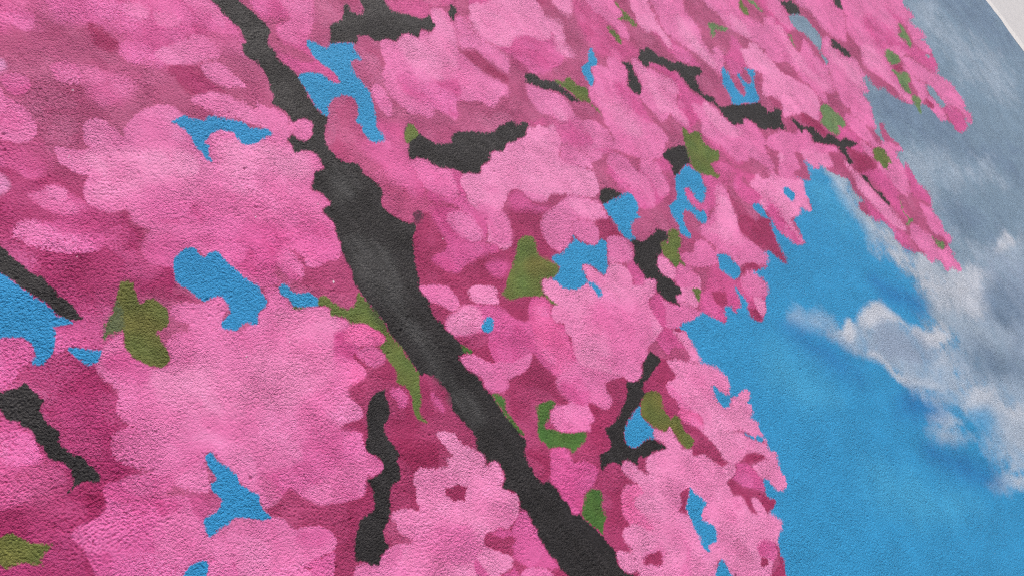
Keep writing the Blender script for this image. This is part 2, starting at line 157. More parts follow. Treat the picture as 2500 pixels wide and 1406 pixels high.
P p 2.1 1821.5,411.9 1883.9,396.7 1862.6,362.3 1861.5,339.6 1852.0,319.1 1851.8,292.8 1851.7,266.5 1838.2,247.6 1829.9,237.0 1818.7,250.1 1816.8,270.2 1818.9,289.1 1810.9,304.3 1788.8,304.1 1773.0,321.4 1775.1,340.0 1784.1,360.0 1789.1,381.2
P l 3.3 1905.2,391.5 2030.8,360.9 2019.0,329.1 2006.3,315.1 2010.7,286.2 2010.6,258.5 1989.8,229.9 1978.3,199.0 1985.0,176.3 2002.2,188.3 2027.7,187.6 2033.4,168.5 2022.8,147.4 1989.4,133.7 1949.9,115.8 1941.1,132.3 1934.6,154.6 1920.5,176.0 1918.4,196.8 1896.9,216.7 1881.0,244.8 1862.2,270.1 1851.8,292.8 1874.1,336.2
P p 9.8 1955.3,318.1 1982.1,283.6 1972.8,231.4 1958.0,184.6 1965.7,144.7 1943.4,151.8 1926.1,197.8 1906.7,237.2 1917.7,281.0
P l 3.6 2137.1,335.1 2333.1,287.3 2291.3,259.8 2281.6,243.4 2295.2,217.2 2328.4,193.1 2350.7,156.3 2351.9,106.0 2271.4,107.2 2239.2,116.9 2227.4,139.0 2218.2,152.8 2202.6,172.1 2184.6,184.6 2159.1,206.4 2150.4,234.1 2148.1,270.9 2132.0,307.5
P p 4.7 2201.7,249.5 2231.8,230.4 2247.6,196.4 2228.8,164.5 2201.4,176.1 2179.5,200.6 2180.9,225.8
P m 3.4 2131.4,192.6 2147.7,184.3 2140.0,150.4 2111.2,112.6 2101.3,87.2 2079.5,101.3 2048.4,90.3 2016.8,97.2 2011.1,116.4 2020.5,155.0 2070.2,160.8
P p 2.3 2131.2,149.5 2175.4,139.8 2199.9,150.8 2227.4,139.0 2239.2,116.9 2251.1,94.7 2254.8,22.6 2320.2,-29.3 2348.0,-100.0 2247.2,-150.0 2216.9,-112.6 2146.3,-89.9 2089.5,-75.8 2130.3,-37.2 2093.5,-2.7 2067.0,-0.4 2086.4,21.1 2135.7,47.3 2139.5,64.0 2106.2,85.6 2106.3,114.1 2118.7,131.7
P m 3 1697.8,236.4 1724.2,228.1 1743.3,209.4 1762.6,190.4 1779.3,168.9 1775.2,144.7 1782.0,119.9 1804.9,89.3 1800.8,77.8 1750.4,67.4 1711.9,31.5 1660.0,39.4 1650.2,64.7 1686.1,116.0 1734.3,139.7 1727.8,189.1
P l 2 1642.9,259.9 1661.4,264.9 1674.6,246.9 1675.5,231.1 1699.6,217.2 1720.2,191.6 1739.2,172.7 1744.0,155.3 1734.3,139.7 1709.5,129.5 1687.0,112.6 1688.8,93.3 1687.8,72.0 1681.2,58.9 1666.5,52.2 1650.2,64.7 1642.1,83.0 1636.8,103.3 1594.5,95.1 1586.0,128.2 1581.8,156.7 1580.2,175.2 1599.2,186.5 1615.9,195.8 1623.9,214.3 1627.6,237.4
P p 4.9 1648.3,258.2 1669.1,242.4 1690.2,201.6 1722.1,184.7 1737.2,154.4 1688.0,121.6 1675.8,91.9 1667.4,61.1 1644.0,100.7 1608.6,125.9 1630.8,163.4 1621.2,188.0 1635.6,231.8
P l 2.3 1568.7,292.2 1592.7,284.7 1603.1,269.5 1605.6,247.6 1588.1,229.3 1567.5,212.3 1572.5,192.8 1582.8,177.3 1568.2,161.6 1562.1,137.1 1559.5,111.4 1573.8,79.2 1567.7,54.8 1548.5,51.9 1499.8,33.9 1432.2,56.5 1377.6,104.3 1347.3,133.1 1391.0,115.5 1405.1,142.2 1409.0,171.4 1423.4,191.2 1416.7,218.9 1427.4,243.2 1447.5,253.3 1462.3,251.1 1485.4,274.9 1496.6,288.6 1527.6,284.5 1545.8,272.8
P m 6.6 1534.0,235.5 1559.9,217.9 1575.9,179.7 1568.9,146.5 1559.5,111.4 1540.2,115.8 1525.4,150.7 1522.3,186.9 1517.5,217.8
P p 11 1464.6,230.3 1494.7,202.5 1504.2,152.7 1508.8,98.7 1469.6,105.5 1437.8,154.8 1441.8,195.8
P l 2.1 1268.1,317.1 1285.0,308.7 1300.7,295.4 1322.2,279.9 1339.1,263.1 1346.1,244.3 1344.7,228.5 1336.7,206.9 1308.6,196.0 1291.4,205.3 1277.9,221.1 1272.5,233.7 1248.0,256.0 1247.4,290.2
P p 3.4 1296.4,248.8 1312.2,234.9 1317.7,211.4 1308.6,196.0 1292.8,210.1 1288.1,230.5
P d 5.3 1354.7,241.2 1390.5,225.6 1411.4,206.9 1416.6,185.3 1406.0,172.5 1366.9,190.1 1340.3,202.9 1346.1,222.5
P d 5.8 1274.4,375.9 1278.3,337.5 1254.1,303.5 1248.7,263.6 1228.3,247.6 1203.3,244.2 1164.1,266.7
P M 4.3 1201.4,242.4 1272.5,233.7 1292.1,202.4 1336.0,199.0 1362.5,186.3 1363.8,147.3 1361.7,127.3 1245.8,174.1 1264.4,205.1 1241.3,221.9
P l 2.2 1351.0,190.6 1366.9,190.1 1385.9,177.4 1396.2,156.8 1399.1,133.4 1391.0,115.5 1375.4,102.5 1357.3,123.6 1319.0,144.6 1338.7,165.4
P l 2.6 1746.6,94.2 1781.8,81.4 1802.8,83.6 1818.9,64.8 1828.0,45.2 1825.9,26.4 1843.3,3.5 1847.4,-11.1 1883.0,-18.2 1912.0,-12.5 1928.3,-28.8 1938.1,-49.4 1934.6,-78.5 1936.8,-99.6 2014.7,-143.4 1998.3,-198.9 1932.0,-214.5 1870.8,-184.2 1854.2,-150.6 1818.4,-99.4 1794.2,-102.2 1773.4,-90.2 1760.6,-94.4 1749.9,-80.3 1742.3,-64.4 1740.4,-44.7 1721.2,-16.0 1705.2,6.0 1699.7,26.9 1727.2,50.8 1734.0,76.6
P p 5.2 1799.8,81.4 1819.9,48.2 1836.1,3.0 1858.7,-38.6 1802.3,-32.6 1769.7,9.1 1768.9,51.0
P m 6 1696.9,24.9 1702.4,4.0 1727.1,-20.3 1740.4,-44.7 1700.5,-47.0 1702.5,-16.6
P m 5.1 2446.2,267.7 2573.3,228.8 2542.9,199.7 2537.9,164.6 2515.9,146.2 2509.5,115.8 2517.2,109.6 2449.9,112.7 2404.0,137.5 2404.3,199.8
P l 6.4 2507.1,253.0 2557.3,224.6 2534.9,189.6 2523.7,156.2 2525.1,119.5 2506.3,108.7 2475.6,117.3 2451.6,155.7 2451.9,218.8
P l 3.7 2375.2,192.0 2433.7,176.3 2409.9,151.4 2439.4,127.5 2431.9,102.1 2415.4,71.7 2434.5,46.3 2496.8,71.3 2518.6,73.0 2526.3,50.6 2518.2,8.7 2524.3,-25.4 2499.1,-81.5 2462.2,-116.7 2424.7,-115.5 2408.6,-98.1 2395.2,-136.2 2365.0,-121.5 2349.4,-89.0 2346.8,-49.7 2329.9,-44.0 2302.2,-19.4 2312.2,41.8 2263.0,57.4 2244.4,100.5
P p 7.5 2409.9,151.4 2441.0,138.9 2418.5,94.2 2424.1,45.5 2423.8,-17.1 2463.8,-89.5 2413.0,-95.7 2379.8,-41.6 2351.5,29.3 2381.9,93.3
P l 4.1 2662.2,215.5 2794.8,183.5 2960.4,143.5 2902.1,113.1 2909.6,93.4 2928.8,79.5 2894.1,44.0 2833.9,7.8 2772.0,-17.7 2714.1,20.5 2695.3,55.5 2675.0,78.0 2687.2,129.4 2641.8,170.5
P l 3.3 2639.4,42.1 2669.7,41.8 2686.6,28.5 2666.1,0.9 2686.3,-22.0 2692.2,-47.0 2733.7,-59.8 2759.1,-86.9 2743.1,-111.8 2744.7,-133.7 2743.7,-148.4 2706.2,-146.6 2680.2,-192.6 2634.8,-180.9 2631.3,-221.2 2609.7,-242.3 2573.8,-270.0 2548.0,-292.7 2495.0,-264.1 2485.9,-236.7 2457.2,-198.1 2460.4,-175.5 2456.0,-146.2 2480.4,-123.1 2486.7,-93.3 2524.1,-57.6 2524.3,-25.4 2544.7,-35.9 2567.1,-26.7 2575.3,7.5
P p 11 2647.6,18.9 2667.5,-37.3 2725.6,-97.7 2721.9,-139.0 2670.1,-180.7 2639.9,-161.9 2620.3,-105.5 2594.4,-47.6
P l 4.5 3016.1,130.1 3543.5,2.8 3479.9,-37.9 3504.8,-74.9 3481.9,-104.6 3417.8,-97.5 3367.3,-98.8 3301.8,-80.8 3235.7,-115.8 3226.5,-151.6 3232.9,-187.3 3147.4,-185.0 3088.0,-185.4 3063.4,-140.6 2998.3,-139.1 2978.1,-178.3 2954.2,-224.7 2950.0,-268.4 2959.5,-312.3 2919.5,-331.7 2890.0,-305.5 2888.4,-265.0 2847.4,-206.8 2814.5,-169.6 2778.5,-123.2 2829.8,-69.7 2833.7,-27.2 2833.9,7.8 2894.1,44.0
P p 9.9 2846.4,-61.6 2933.6,-78.8 2946.9,-132.3 2938.8,-183.7 2911.6,-219.5 2918.9,-275.6 2934.1,-316.8 2886.3,-295.3 2871.6,-237.0 2840.2,-169.3 2807.5,-115.1
P m 12 3116.6,7.3 3180.7,-57.2 3200.1,-124.7 3191.0,-160.3 3065.5,-127.4 2998.4,-120.9 2992.9,-50.9 3019.4,10.2
P m 9.5 3291.0,24.7 3339.3,-51.6 3417.8,-97.5 3376.9,-101.4 3315.8,-74.8 3295.3,-25.3
P l 4.8 3367.3,-98.8 3414.2,-99.0 3434.7,-137.3 3471.5,-162.8 3454.0,-193.3 3395.5,-186.4 3424.3,-215.0 3412.0,-246.4 3354.5,-248.8 3324.2,-214.9 3308.1,-175.7 3338.6,-150.1
P m 6.2 3269.1,-178.8 3324.2,-214.9 3378.1,-266.0 3368.3,-302.8 3302.5,-320.9 3230.2,-258.7 3195.1,-209.3 3151.9,-158.0 3213.1,-157.3
P l 4.6 3100.7,-180.0 3181.9,-214.7 3250.2,-289.3 3302.5,-320.9 3330.3,-349.7 3370.1,-387.8 3367.5,-421.7 3367.2,-461.4 3350.5,-490.1 3317.6,-497.8 3336.1,-524.3 3310.3,-549.1 3272.3,-551.7 3257.7,-524.3 3260.3,-472.0 3182.7,-429.3 3183.1,-372.3 3155.2,-319.9 3116.9,-278.8 3087.8,-222.6
P l 4.4 3067.1,-206.7 3110.8,-244.0 3114.7,-292.2 3140.1,-319.5 3093.3,-350.3 3124.8,-375.4 3128.7,-423.9 3086.3,-464.2 3047.0,-453.9 3034.9,-421.7 3018.9,-379.1 3045.5,-356.6 2967.2,-351.2 3003.2,-318.6 3029.7,-277.4 3062.7,-251.5 3044.3,-222.4
P m 4.6 3137.3,-427.0 3211.2,-444.4 3255.8,-480.0 3250.9,-526.6 3235.1,-544.7 3206.1,-547.9 3136.5,-539.8 3121.7,-519.9 3122.0,-482.4
P D 3 3051.7,-354.1 3082.6,-379.1 3061.7,-399.4 3018.9,-379.1
P D 4.4 3002.0,-185.9 3056.8,-198.7 3042.3,-217.2 2999.8,-217.1 2972.1,-199.0
P d 4.4 3015.5,-277.2 3025.5,-303.5 3003.2,-318.6 2971.4,-307.4
P d 5.5 2633.4,160.2 2671.7,104.1 2668.1,63.2 2714.1,20.5 2772.0,-17.7 2833.9,7.8 2833.7,-27.2 2829.8,-69.7 2775.1,-96.3 2783.9,-137.9 2814.5,-169.6 2832.6,-201.9 2880.9,-244.7 2839.6,-274.3 2810.4,-246.6 2805.1,-214.3 2758.4,-206.9 2749.8,-165.4 2748.3,-126.3 2760.9,-91.8 2741.6,-55.8 2741.8,-21.7 2695.1,21.8 2674.8,44.5 2627.8,41.3 2624.7,83.7 2629.9,119.6 2610.2,141.4
P d 3 2263.0,57.4 2312.2,41.8 2331.6,12.7 2328.6,-24.5 2329.9,-44.0 2302.2,-19.4 2281.8,13.8 2262.9,42.4
P d 3.1 2407.1,-109.3 2453.1,-121.5 2477.3,-129.9 2456.0,-146.2 2460.4,-175.5 2480.1,-186.7 2457.2,-198.1 2421.4,-184.8 2414.1,-162.6 2389.4,-134.1
P d 3.8 2449.9,112.7 2517.2,109.6 2542.2,86.4 2556.3,45.8 2536.8,-29.4 2529.0,-22.9 2522.9,11.3 2531.0,53.3 2517.0,77.5 2434.5,46.3 2431.7,70.7
P l 3.8 2417.0,-187.1 2460.2,-207.1 2488.9,-245.8 2496.4,-284.7 2511.7,-330.9 2529.1,-344.3 2557.5,-363.9 2622.4,-390.3 2610.7,-406.2 2554.2,-387.0 2534.9,-443.7 2544.1,-488.2 2442.5,-467.0 2478.7,-499.2 2436.3,-511.5 2395.3,-461.4 2356.6,-401.6 2376.9,-371.8 2485.6,-342.7 2437.3,-323.0 2443.4,-309.7 2404.7,-276.1 2396.1,-249.3 2391.9,-220.5
P l 2.8 1945.6,-89.6 1990.6,-93.7 2028.7,-98.3 2058.1,-113.2 2084.4,-130.6 2117.5,-125.7 2122.3,-142.0 2138.5,-137.5 2154.9,-147.5 2157.3,-170.2 2143.3,-182.7 2189.3,-210.7 2239.0,-238.3 2234.9,-255.2 2184.0,-237.8 2154.5,-272.7 2119.5,-272.0 2095.6,-242.1 2071.4,-245.9 2049.5,-220.7 2039.0,-198.7 2028.5,-176.9 1993.9,-155.7 1959.0,-144.6 1933.6,-124.0 1921.6,-109.0
P D 3.5 2193.5,-96.6 2226.0,-127.1 2252.5,-152.0 2247.1,-164.8 2246.9,-194.6 2222.4,-197.8 2213.9,-177.9 2190.6,-161.4 2174.0,-136.7 2162.6,-114.2
P d 3.8 2495.0,-264.1 2521.2,-294.4 2525.8,-324.4 2516.6,-339.3 2479.6,-324.3 2488.7,-293.7
P m 4.9 2289.2,-132.0 2260.5,-177.4 2275.2,-209.4 2298.3,-237.5 2321.9,-235.5 2357.0,-268.7 2310.9,-271.3 2345.8,-304.8 2393.1,-312.7 2384.6,-285.9 2401.8,-267.2 2376.0,-218.2 2334.7,-198.5
P m 2.7 402.7,623.2 419.2,624.5 431.5,613.7 427.5,597.9 409.7,590.5 400.0,600.7
P M 2.3 467.2,622.8 490.0,622.6 499.1,609.1 494.8,592.6 477.2,587.9 463.3,597.8
P m 2.4 571.3,628.8 589.2,629.1 603.4,615.5 596.0,596.8 577.6,591.3 566.6,604.1
P l 2.5 618.6,689.6 639.4,688.2 649.2,672.1 636.8,655.9 617.5,657.3 610.8,672.5
P l 2.5 653.3,665.2 675.3,661.4 685.5,644.8 672.2,630.6 651.4,636.4 644.4,651.9
P G 3.5 552.8,671.1 566.4,658.1 572.3,630.3 555.7,616.8 543.9,627.7 542.7,650.1
P G 3.7 616.2,571.4 653.4,561.4 657.0,532.8 670.0,506.7 650.3,515.5 622.8,517.4 613.3,534.1
P l 2.6 364.3,461.5 378.4,458.5 384.2,446.0 374.1,434.1 362.2,436.4 359.4,449.1
P m 2.1 370.0,436.0 388.4,430.8 392.6,415.5 382.7,408.5 368.9,416.8
P m 2.6 353.2,505.5 370.1,501.6 376.3,485.8 365.1,475.9 352.6,483.1
P l 2.9 887.4,281.3 901.6,279.7 919.0,272.4 924.9,260.9 935.2,245.2 954.5,235.7 968.9,223.7 951.1,201.7 923.7,184.7 908.1,191.9 891.9,203.8 882.4,217.0 877.8,232.4 880.2,255.6
P l 1.8 891.0,244.2 908.3,245.6 923.8,238.8 933.7,225.4 935.1,208.9 934.5,193.3 923.7,184.7 908.1,191.9 893.3,205.4 880.1,220.3 877.8,232.4
P m 2.9 954.5,235.7 968.4,217.0 951.0,183.5 944.9,168.0 954.9,135.8 944.8,113.3 918.5,92.5 924.9,114.1 919.2,153.0 904.7,182.3 871.2,204.6 883.9,218.6 908.1,191.9 929.1,184.4 945.1,213.5
P m 3.5 862.3,197.7 879.1,189.9 907.6,167.5 928.0,144.2 925.9,109.1 911.2,94.0 920.9,80.0 898.6,69.2 857.4,73.4 837.8,64.5 812.1,82.7 801.2,99.2 799.1,119.4 832.6,119.1 842.0,129.3 843.5,156.8 844.9,175.6
P l 1.8 881.4,168.9 897.0,168.1 914.8,157.3 925.0,141.1 928.4,123.7 922.9,106.1 911.7,100.5 893.5,105.3 880.3,120.8 872.8,142.2 873.4,157.3
P D 3.5 848.2,78.3 877.8,80.2 916.5,75.6 934.6,63.9 945.5,44.5 915.8,15.2 889.3,6.7 866.4,-33.6 859.9,-16.7 853.5,-8.6 865.6,6.4 862.8,21.0 832.8,47.8 795.1,64.5 795.6,87.5 820.0,74.2
P m 4.3 861.1,89.0 894.9,97.9 922.9,88.0 936.7,71.9 925.3,66.5 888.6,76.7 861.5,77.8
P D 2.7 853.1,184.7 843.6,191.4 822.5,182.2 805.4,171.4 790.2,160.0 760.6,121.1 751.0,99.4 774.3,103.2 788.7,99.6 795.7,121.2 835.3,122.0 842.5,126.9 846.6,148.7 849.4,169.0
P p 1.6 964.3,214.2 980.2,214.2 1007.5,202.3 1020.9,213.0 1046.5,214.0 1060.4,224.9 1075.9,224.6 1088.7,218.1 1102.6,222.2 1114.3,227.3 1144.5,224.1 1171.3,223.5 1183.1,231.5 1195.7,236.9 1209.0,229.2 1225.0,230.7 1239.3,220.0 1261.8,216.7 1265.0,202.2 1259.0,186.2 1249.7,174.2 1219.7,153.7 1237.8,125.3 1259.5,102.9 1272.8,86.5 1261.3,62.6 1250.0,49.4 1227.1,46.8 1188.9,64.5 1170.3,78.1 1133.4,97.6 1106.2,95.3 1076.4,109.1 1069.7,131.6 1048.5,146.1 1006.7,129.8 979.4,114.8 972.1,76.8 960.7,59.5 936.1,65.4 935.2,79.5 919.0,90.0 935.8,104.2 953.9,131.8 945.4,147.3 940.9,169.9 949.0,184.4 950.6,204.2
P l 7.3 957.0,162.4 988.8,133.6 993.9,98.4 970.0,68.6 940.6,69.9 927.8,90.0 942.8,114.3 944.8,140.7
P l 5.9 1243.2,175.2 1271.7,155.7 1298.8,123.3 1295.3,106.1 1281.0,93.6 1254.2,105.2 1235.8,123.5 1212.0,136.3 1219.7,153.7
P l 4.3 1269.7,192.5 1303.7,184.5 1340.1,159.4 1361.7,127.3 1379.2,120.3 1374.7,105.5 1321.0,103.3 1295.3,106.1 1293.3,125.6 1269.7,153.9 1245.8,174.1
P m 4.3 1331.1,209.0 1351.0,190.6 1338.7,165.4 1334.4,140.0 1301.0,146.5 1265.0,163.7 1258.3,189.1 1265.7,209.9
P D 3.8 1040.8,144.8 1059.6,141.0 1069.7,131.6 1076.4,109.1 1109.1,91.5 1111.4,80.5 1085.4,75.7 1064.4,68.9 1041.0,46.8 1038.8,28.9 1043.7,14.4 1048.6,-0.1 1027.2,-0.8 1009.5,1.5 997.4,14.9 1010.7,33.8 1015.0,50.4 1011.3,59.4 994.9,65.3 992.3,78.3 990.2,88.6
P l 2.4 1054.3,59.4 1075.7,73.1 1106.2,75.6 1139.9,77.1 1170.3,78.1 1192.7,67.8 1212.9,48.2 1228.3,30.7 1227.0,15.8 1217.9,-5.7 1197.5,4.2 1163.3,18.3 1140.9,31.7 1128.4,30.3 1116.5,16.4 1105.3,9.6 1082.8,-0.9 1064.7,-1.3 1048.6,-0.1 1041.5,15.6 1039.3,35.7
P l 2.4 1130.2,31.9 1160.3,22.3 1179.3,5.4 1180.5,-10.5 1164.4,-27.7 1143.7,-32.2 1131.2,-23.3 1118.8,-4.6 1113.5,10.4
P p 4.9 1159.2,68.1 1184.5,63.9 1223.8,30.2 1221.8,7.9 1204.5,3.3 1167.0,21.5 1150.6,47.0
P D 2.5 1188.7,3.3 1218.8,-4.9 1222.3,-15.7 1222.3,-36.3 1225.5,-50.9 1231.2,-66.8 1212.6,-44.4 1187.9,-34.5 1174.2,-32.7 1163.2,-27.1 1178.7,-12.1
P d 3.4 1283.0,106.0 1295.3,106.1 1321.0,103.3 1339.4,111.9 1357.3,101.7 1349.3,91.4 1327.2,87.1 1332.1,66.1 1331.3,36.7 1320.0,20.1 1296.4,36.2 1269.3,48.5 1264.0,61.4 1274.8,77.7
P m 5.3 1320.4,127.8 1377.6,104.3 1436.0,40.8 1518.5,29.0 1508.6,-1.8 1477.9,-40.2 1444.9,-65.0 1408.3,-48.0 1329.6,-43.8 1326.9,-10.0 1312.3,31.7 1314.6,76.4 1357.3,101.7
P l 2.6 1357.3,101.7 1388.7,91.5 1397.5,65.6 1404.8,34.5 1416.1,21.2 1413.0,0.2 1401.6,-19.8 1380.0,-40.4 1368.3,-45.9 1353.8,-39.0 1355.3,-23.3 1345.4,-2.3 1342.6,20.7 1334.2,46.2 1330.0,75.1 1329.4,89.0
P l 2.7 1435.3,55.2 1460.1,44.8 1473.4,24.9 1470.9,0.1 1465.3,-23.1 1451.2,-39.6 1426.5,-45.2 1410.6,-35.1 1411.4,-15.9 1418.3,11.9 1407.8,33.2 1412.4,48.0
P d 3.6 1469.4,6.5 1488.4,-1.7 1498.0,-17.5 1485.9,-38.1 1449.5,-61.5 1419.6,-61.7 1412.8,-44.5 1447.3,-40.6 1465.3,-23.1
P l 2.7 1351.6,136.9 1488.0,82.1 1526.8,43.1 1508.7,33.0 1481.4,38.7 1434.5,58.4 1415.6,80.3 1385.7,103.8 1359.5,125.5
P d 3.6 1377.6,104.3 1398.3,84.7 1425.4,62.2 1429.9,54.7 1401.8,35.8 1393.0,50.8 1395.3,74.8 1382.8,93.9
P d 5.2 1322.6,-24.3 1338.1,-37.0 1369.0,-48.9 1408.3,-48.0 1422.6,-63.1 1400.6,-94.6 1396.8,-112.2 1386.4,-123.7 1363.6,-147.9 1367.3,-108.6 1335.1,-89.8 1325.9,-82.6 1289.8,-86.0 1256.8,-77.2 1250.2,-68.6 1262.3,-48.4 1284.5,-40.8 1307.2,-43.8
P d 3.6 1451.7,-93.8 1455.6,-109.9 1457.8,-130.9 1451.5,-150.6 1427.6,-152.7 1404.9,-158.0 1373.7,-169.7 1350.5,-157.6 1376.0,-135.0 1393.0,-140.8 1411.7,-147.5 1417.0,-130.6 1421.6,-116.0 1436.2,-97.8
P m 2.8 1504.3,-55.0 1520.6,-62.4 1514.8,-86.0 1519.6,-105.7 1541.1,-109.9 1528.6,-130.4 1491.9,-144.7 1508.9,-121.1 1488.8,-108.6 1486.5,-87.3 1493.0,-67.3
P M 6 1710.9,-35.7 1750.2,-29.6 1779.5,-35.1 1752.0,-62.1 1777.3,-104.6 1787.0,-141.0 1739.9,-158.3 1732.4,-117.1 1698.4,-102.2 1652.3,-112.7 1632.7,-85.6 1639.9,-64.4 1666.2,-54.2 1694.9,-50.9
P l 3.1 1752.1,-24.1 1740.4,-44.7 1742.3,-64.4 1749.9,-80.3 1758.6,-93.5 1773.4,-90.2 1794.2,-102.2 1822.5,-101.1 1863.9,-92.1 1858.8,-60.3
P d 4 1727.2,50.8 1668.3,45.4 1684.8,32.8 1686.5,1.1 1706.2,-30.6 1727.0,-45.4 1746.0,-91.3 1803.2,-109.2 1798.0,-142.5 1766.3,-128.7 1726.8,-95.7 1700.4,-59.4 1669.0,-52.3 1695.0,-26.0 1671.0,2.3
P m 3.8 1594.1,-56.6 1622.9,-72.2 1636.2,-87.2 1632.6,-109.9 1585.2,-118.5 1568.0,-134.3 1531.1,-128.7 1537.8,-108.4 1571.6,-88.4
P l 3.8 1610.5,-97.0 1634.4,-104.7 1645.0,-133.9 1616.4,-157.1 1607.5,-183.1 1584.8,-202.1 1572.7,-225.9 1594.1,-251.7 1603.5,-289.6 1607.0,-303.4 1579.2,-312.7 1532.9,-290.8 1502.7,-271.7 1486.5,-274.6 1483.4,-249.9 1475.6,-228.6 1447.4,-213.8 1459.9,-197.5 1449.1,-174.9 1446.8,-153.9 1463.3,-142.2 1503.2,-144.4 1556.1,-134.7 1580.0,-122.1
P p 5.7 1593.8,-116.5 1620.0,-146.7 1598.7,-184.9 1566.0,-210.6 1560.8,-237.6 1514.2,-225.5 1490.1,-184.2 1467.9,-161.6 1526.0,-155.5
P m 4 1690.9,-111.3 1722.0,-103.1 1735.3,-115.2 1717.1,-135.5 1729.4,-156.7 1749.5,-181.7 1722.5,-207.0 1681.3,-187.6 1666.6,-168.4 1663.2,-129.9
P D 3.9 1644.2,-118.2 1637.7,-154.9 1644.8,-182.7 1651.9,-210.6 1645.4,-247.2 1660.7,-270.2 1628.2,-290.3 1602.7,-274.1 1584.7,-237.9 1580.5,-208.9 1604.0,-181.4 1615.5,-153.7
P p 2.6 1742.9,-143.8 1771.2,-146.8 1790.0,-139.1 1799.0,-146.2 1803.0,-160.9 1826.3,-167.9 1929.1,-135.6 1961.2,-152.4 1946.5,-183.6 1927.7,-212.6 1964.1,-232.1 1928.5,-270.3 1909.8,-305.2 1889.4,-305.5 1868.3,-282.3 1834.9,-292.6 1790.4,-284.0 1781.3,-314.9 1776.2,-347.6 1746.9,-339.0 1729.7,-311.2 1720.3,-275.1 1719.5,-233.9 1699.7,-233.7 1716.8,-210.6 1713.0,-196.3 1745.6,-192.5 1741.8,-178.1 1732.3,-154.9
P m 7.1 1757.1,-210.6 1768.8,-241.6 1762.7,-283.3 1774.2,-340.2 1743.0,-337.0 1720.2,-300.2 1710.8,-264.2 1714.8,-228.5
P D 3.9 1711.1,-214.2 1719.5,-233.9 1699.6,-258.6 1688.3,-277.9 1668.8,-314.3 1665.9,-340.6 1653.6,-347.9 1641.0,-335.1 1631.7,-304.3 1624.7,-276.4 1635.6,-233.2
P D 2.3 1539.6,-282.7 1551.2,-306.6 1521.3,-302.2 1500.9,-299.8 1473.7,-290.7 1486.5,-274.6
P l 4.3 1896.7,-115.5 1924.7,-133.8 1922.5,-153.1 1961.1,-166.0 1989.3,-181.2 2000.6,-206.7 1982.3,-212.6 1952.0,-202.9 1963.0,-228.2 1922.2,-220.2 1867.7,-186.1 1855.2,-167.5 1841.7,-158.3
P p 5.7 2061.6,-176.6 2127.2,-210.7 2176.3,-241.9 2176.1,-271.0 2126.9,-268.0 2097.4,-255.3 2072.1,-240.9 2048.3,-216.7 2041.3,-192.7
P d 3.2 1910.8,-97.9 1929.2,-122.2 1949.0,-137.1 1909.4,-161.0 1875.1,-179.5 1863.5,-171.1 1883.7,-150.0 1892.3,-127.0
P d 3.3 2026.2,-169.0 2047.3,-184.7 2040.1,-202.7 2018.9,-228.5 1994.6,-249.0 1949.7,-222.3 1952.0,-202.9 1982.3,-212.6 2000.6,-206.7
P d 3.5 2117.0,-263.8 2154.5,-272.7 2184.0,-237.8 2228.2,-263.5 2242.7,-295.6 2205.8,-294.6 2220.0,-326.6 2204.2,-349.1 2188.5,-371.4 2193.5,-403.0 2192.1,-428.0 2158.7,-448.6 2142.3,-437.1 2131.2,-413.7 2147.6,-396.2 2176.7,-406.2 2164.1,-378.5 2164.3,-349.5 2181.0,-331.5 2168.2,-318.6 2145.5,-301.3
P D 4.9 2298.5,-262.5 2345.8,-304.8 2388.6,-345.8 2376.9,-371.8 2362.4,-388.7 2300.6,-376.9 2265.2,-353.8 2247.9,-327.6 2264.1,-304.7
P m 4.9 2258.5,-347.1 2368.2,-375.8 2398.5,-408.3 2395.2,-476.9 2371.9,-497.2 2351.5,-556.8 2312.3,-522.6 2298.7,-478.2 2308.6,-433.5 2296.5,-378.9
P p 4.8 2225.5,-284.6 2244.0,-299.9 2243.8,-329.6 2265.1,-368.8 2270.3,-416.1 2283.6,-474.9 2282.1,-515.5 2285.9,-558.8 2250.8,-548.9 2228.3,-519.1 2210.1,-473.3 2207.7,-420.6 2192.4,-369.5 2219.9,-341.4
P m 4.7 2192.2,-413.4 2215.3,-475.8 2225.6,-525.2 2257.4,-555.9 2262.7,-588.5 2219.3,-601.5 2195.2,-572.5 2191.5,-545.0 2208.5,-527.8 2204.7,-500.2 2194.4,-480.4 2170.0,-472.2 2158.7,-448.6
P l 3.7 2393.3,-281.7 2425.4,-318.1 2400.2,-350.7 2385.7,-336.8 2372.9,-312.1
P l 3.8 2519.8,-332.5 2592.9,-370.1 2549.3,-405.3 2531.8,-434.3 2498.8,-464.2 2478.7,-499.2 2424.4,-506.0 2395.3,-461.4 2408.6,-424.5 2456.4,-398.1 2489.9,-404.4 2507.1,-375.6
P m 3.9 2573.2,-435.7 2576.3,-453.4 2563.3,-480.4 2558.3,-514.9 2571.0,-536.9 2570.8,-569.5 2535.7,-585.6 2503.0,-558.3 2466.4,-509.5 2500.3,-484.9 2522.2,-454.4
P l 3.8 2473.8,-548.7 2506.0,-567.7 2527.8,-586.0 2515.1,-612.2 2518.1,-637.8 2491.5,-668.8 2505.3,-695.8 2492.9,-705.5 2456.3,-702.7 2447.4,-674.5 2417.8,-643.8 2422.4,-610.9 2443.4,-581.8
P d 3.7 2369.1,-472.7 2398.0,-501.5 2374.6,-521.6 2371.6,-558.8 2374.2,-598.8 2416.5,-608.0 2406.0,-637.9 2451.9,-672.8 2447.3,-690.2 2398.6,-661.4 2388.5,-644.6 2384.3,-615.4 2361.4,-573.2 2351.7,-526.2
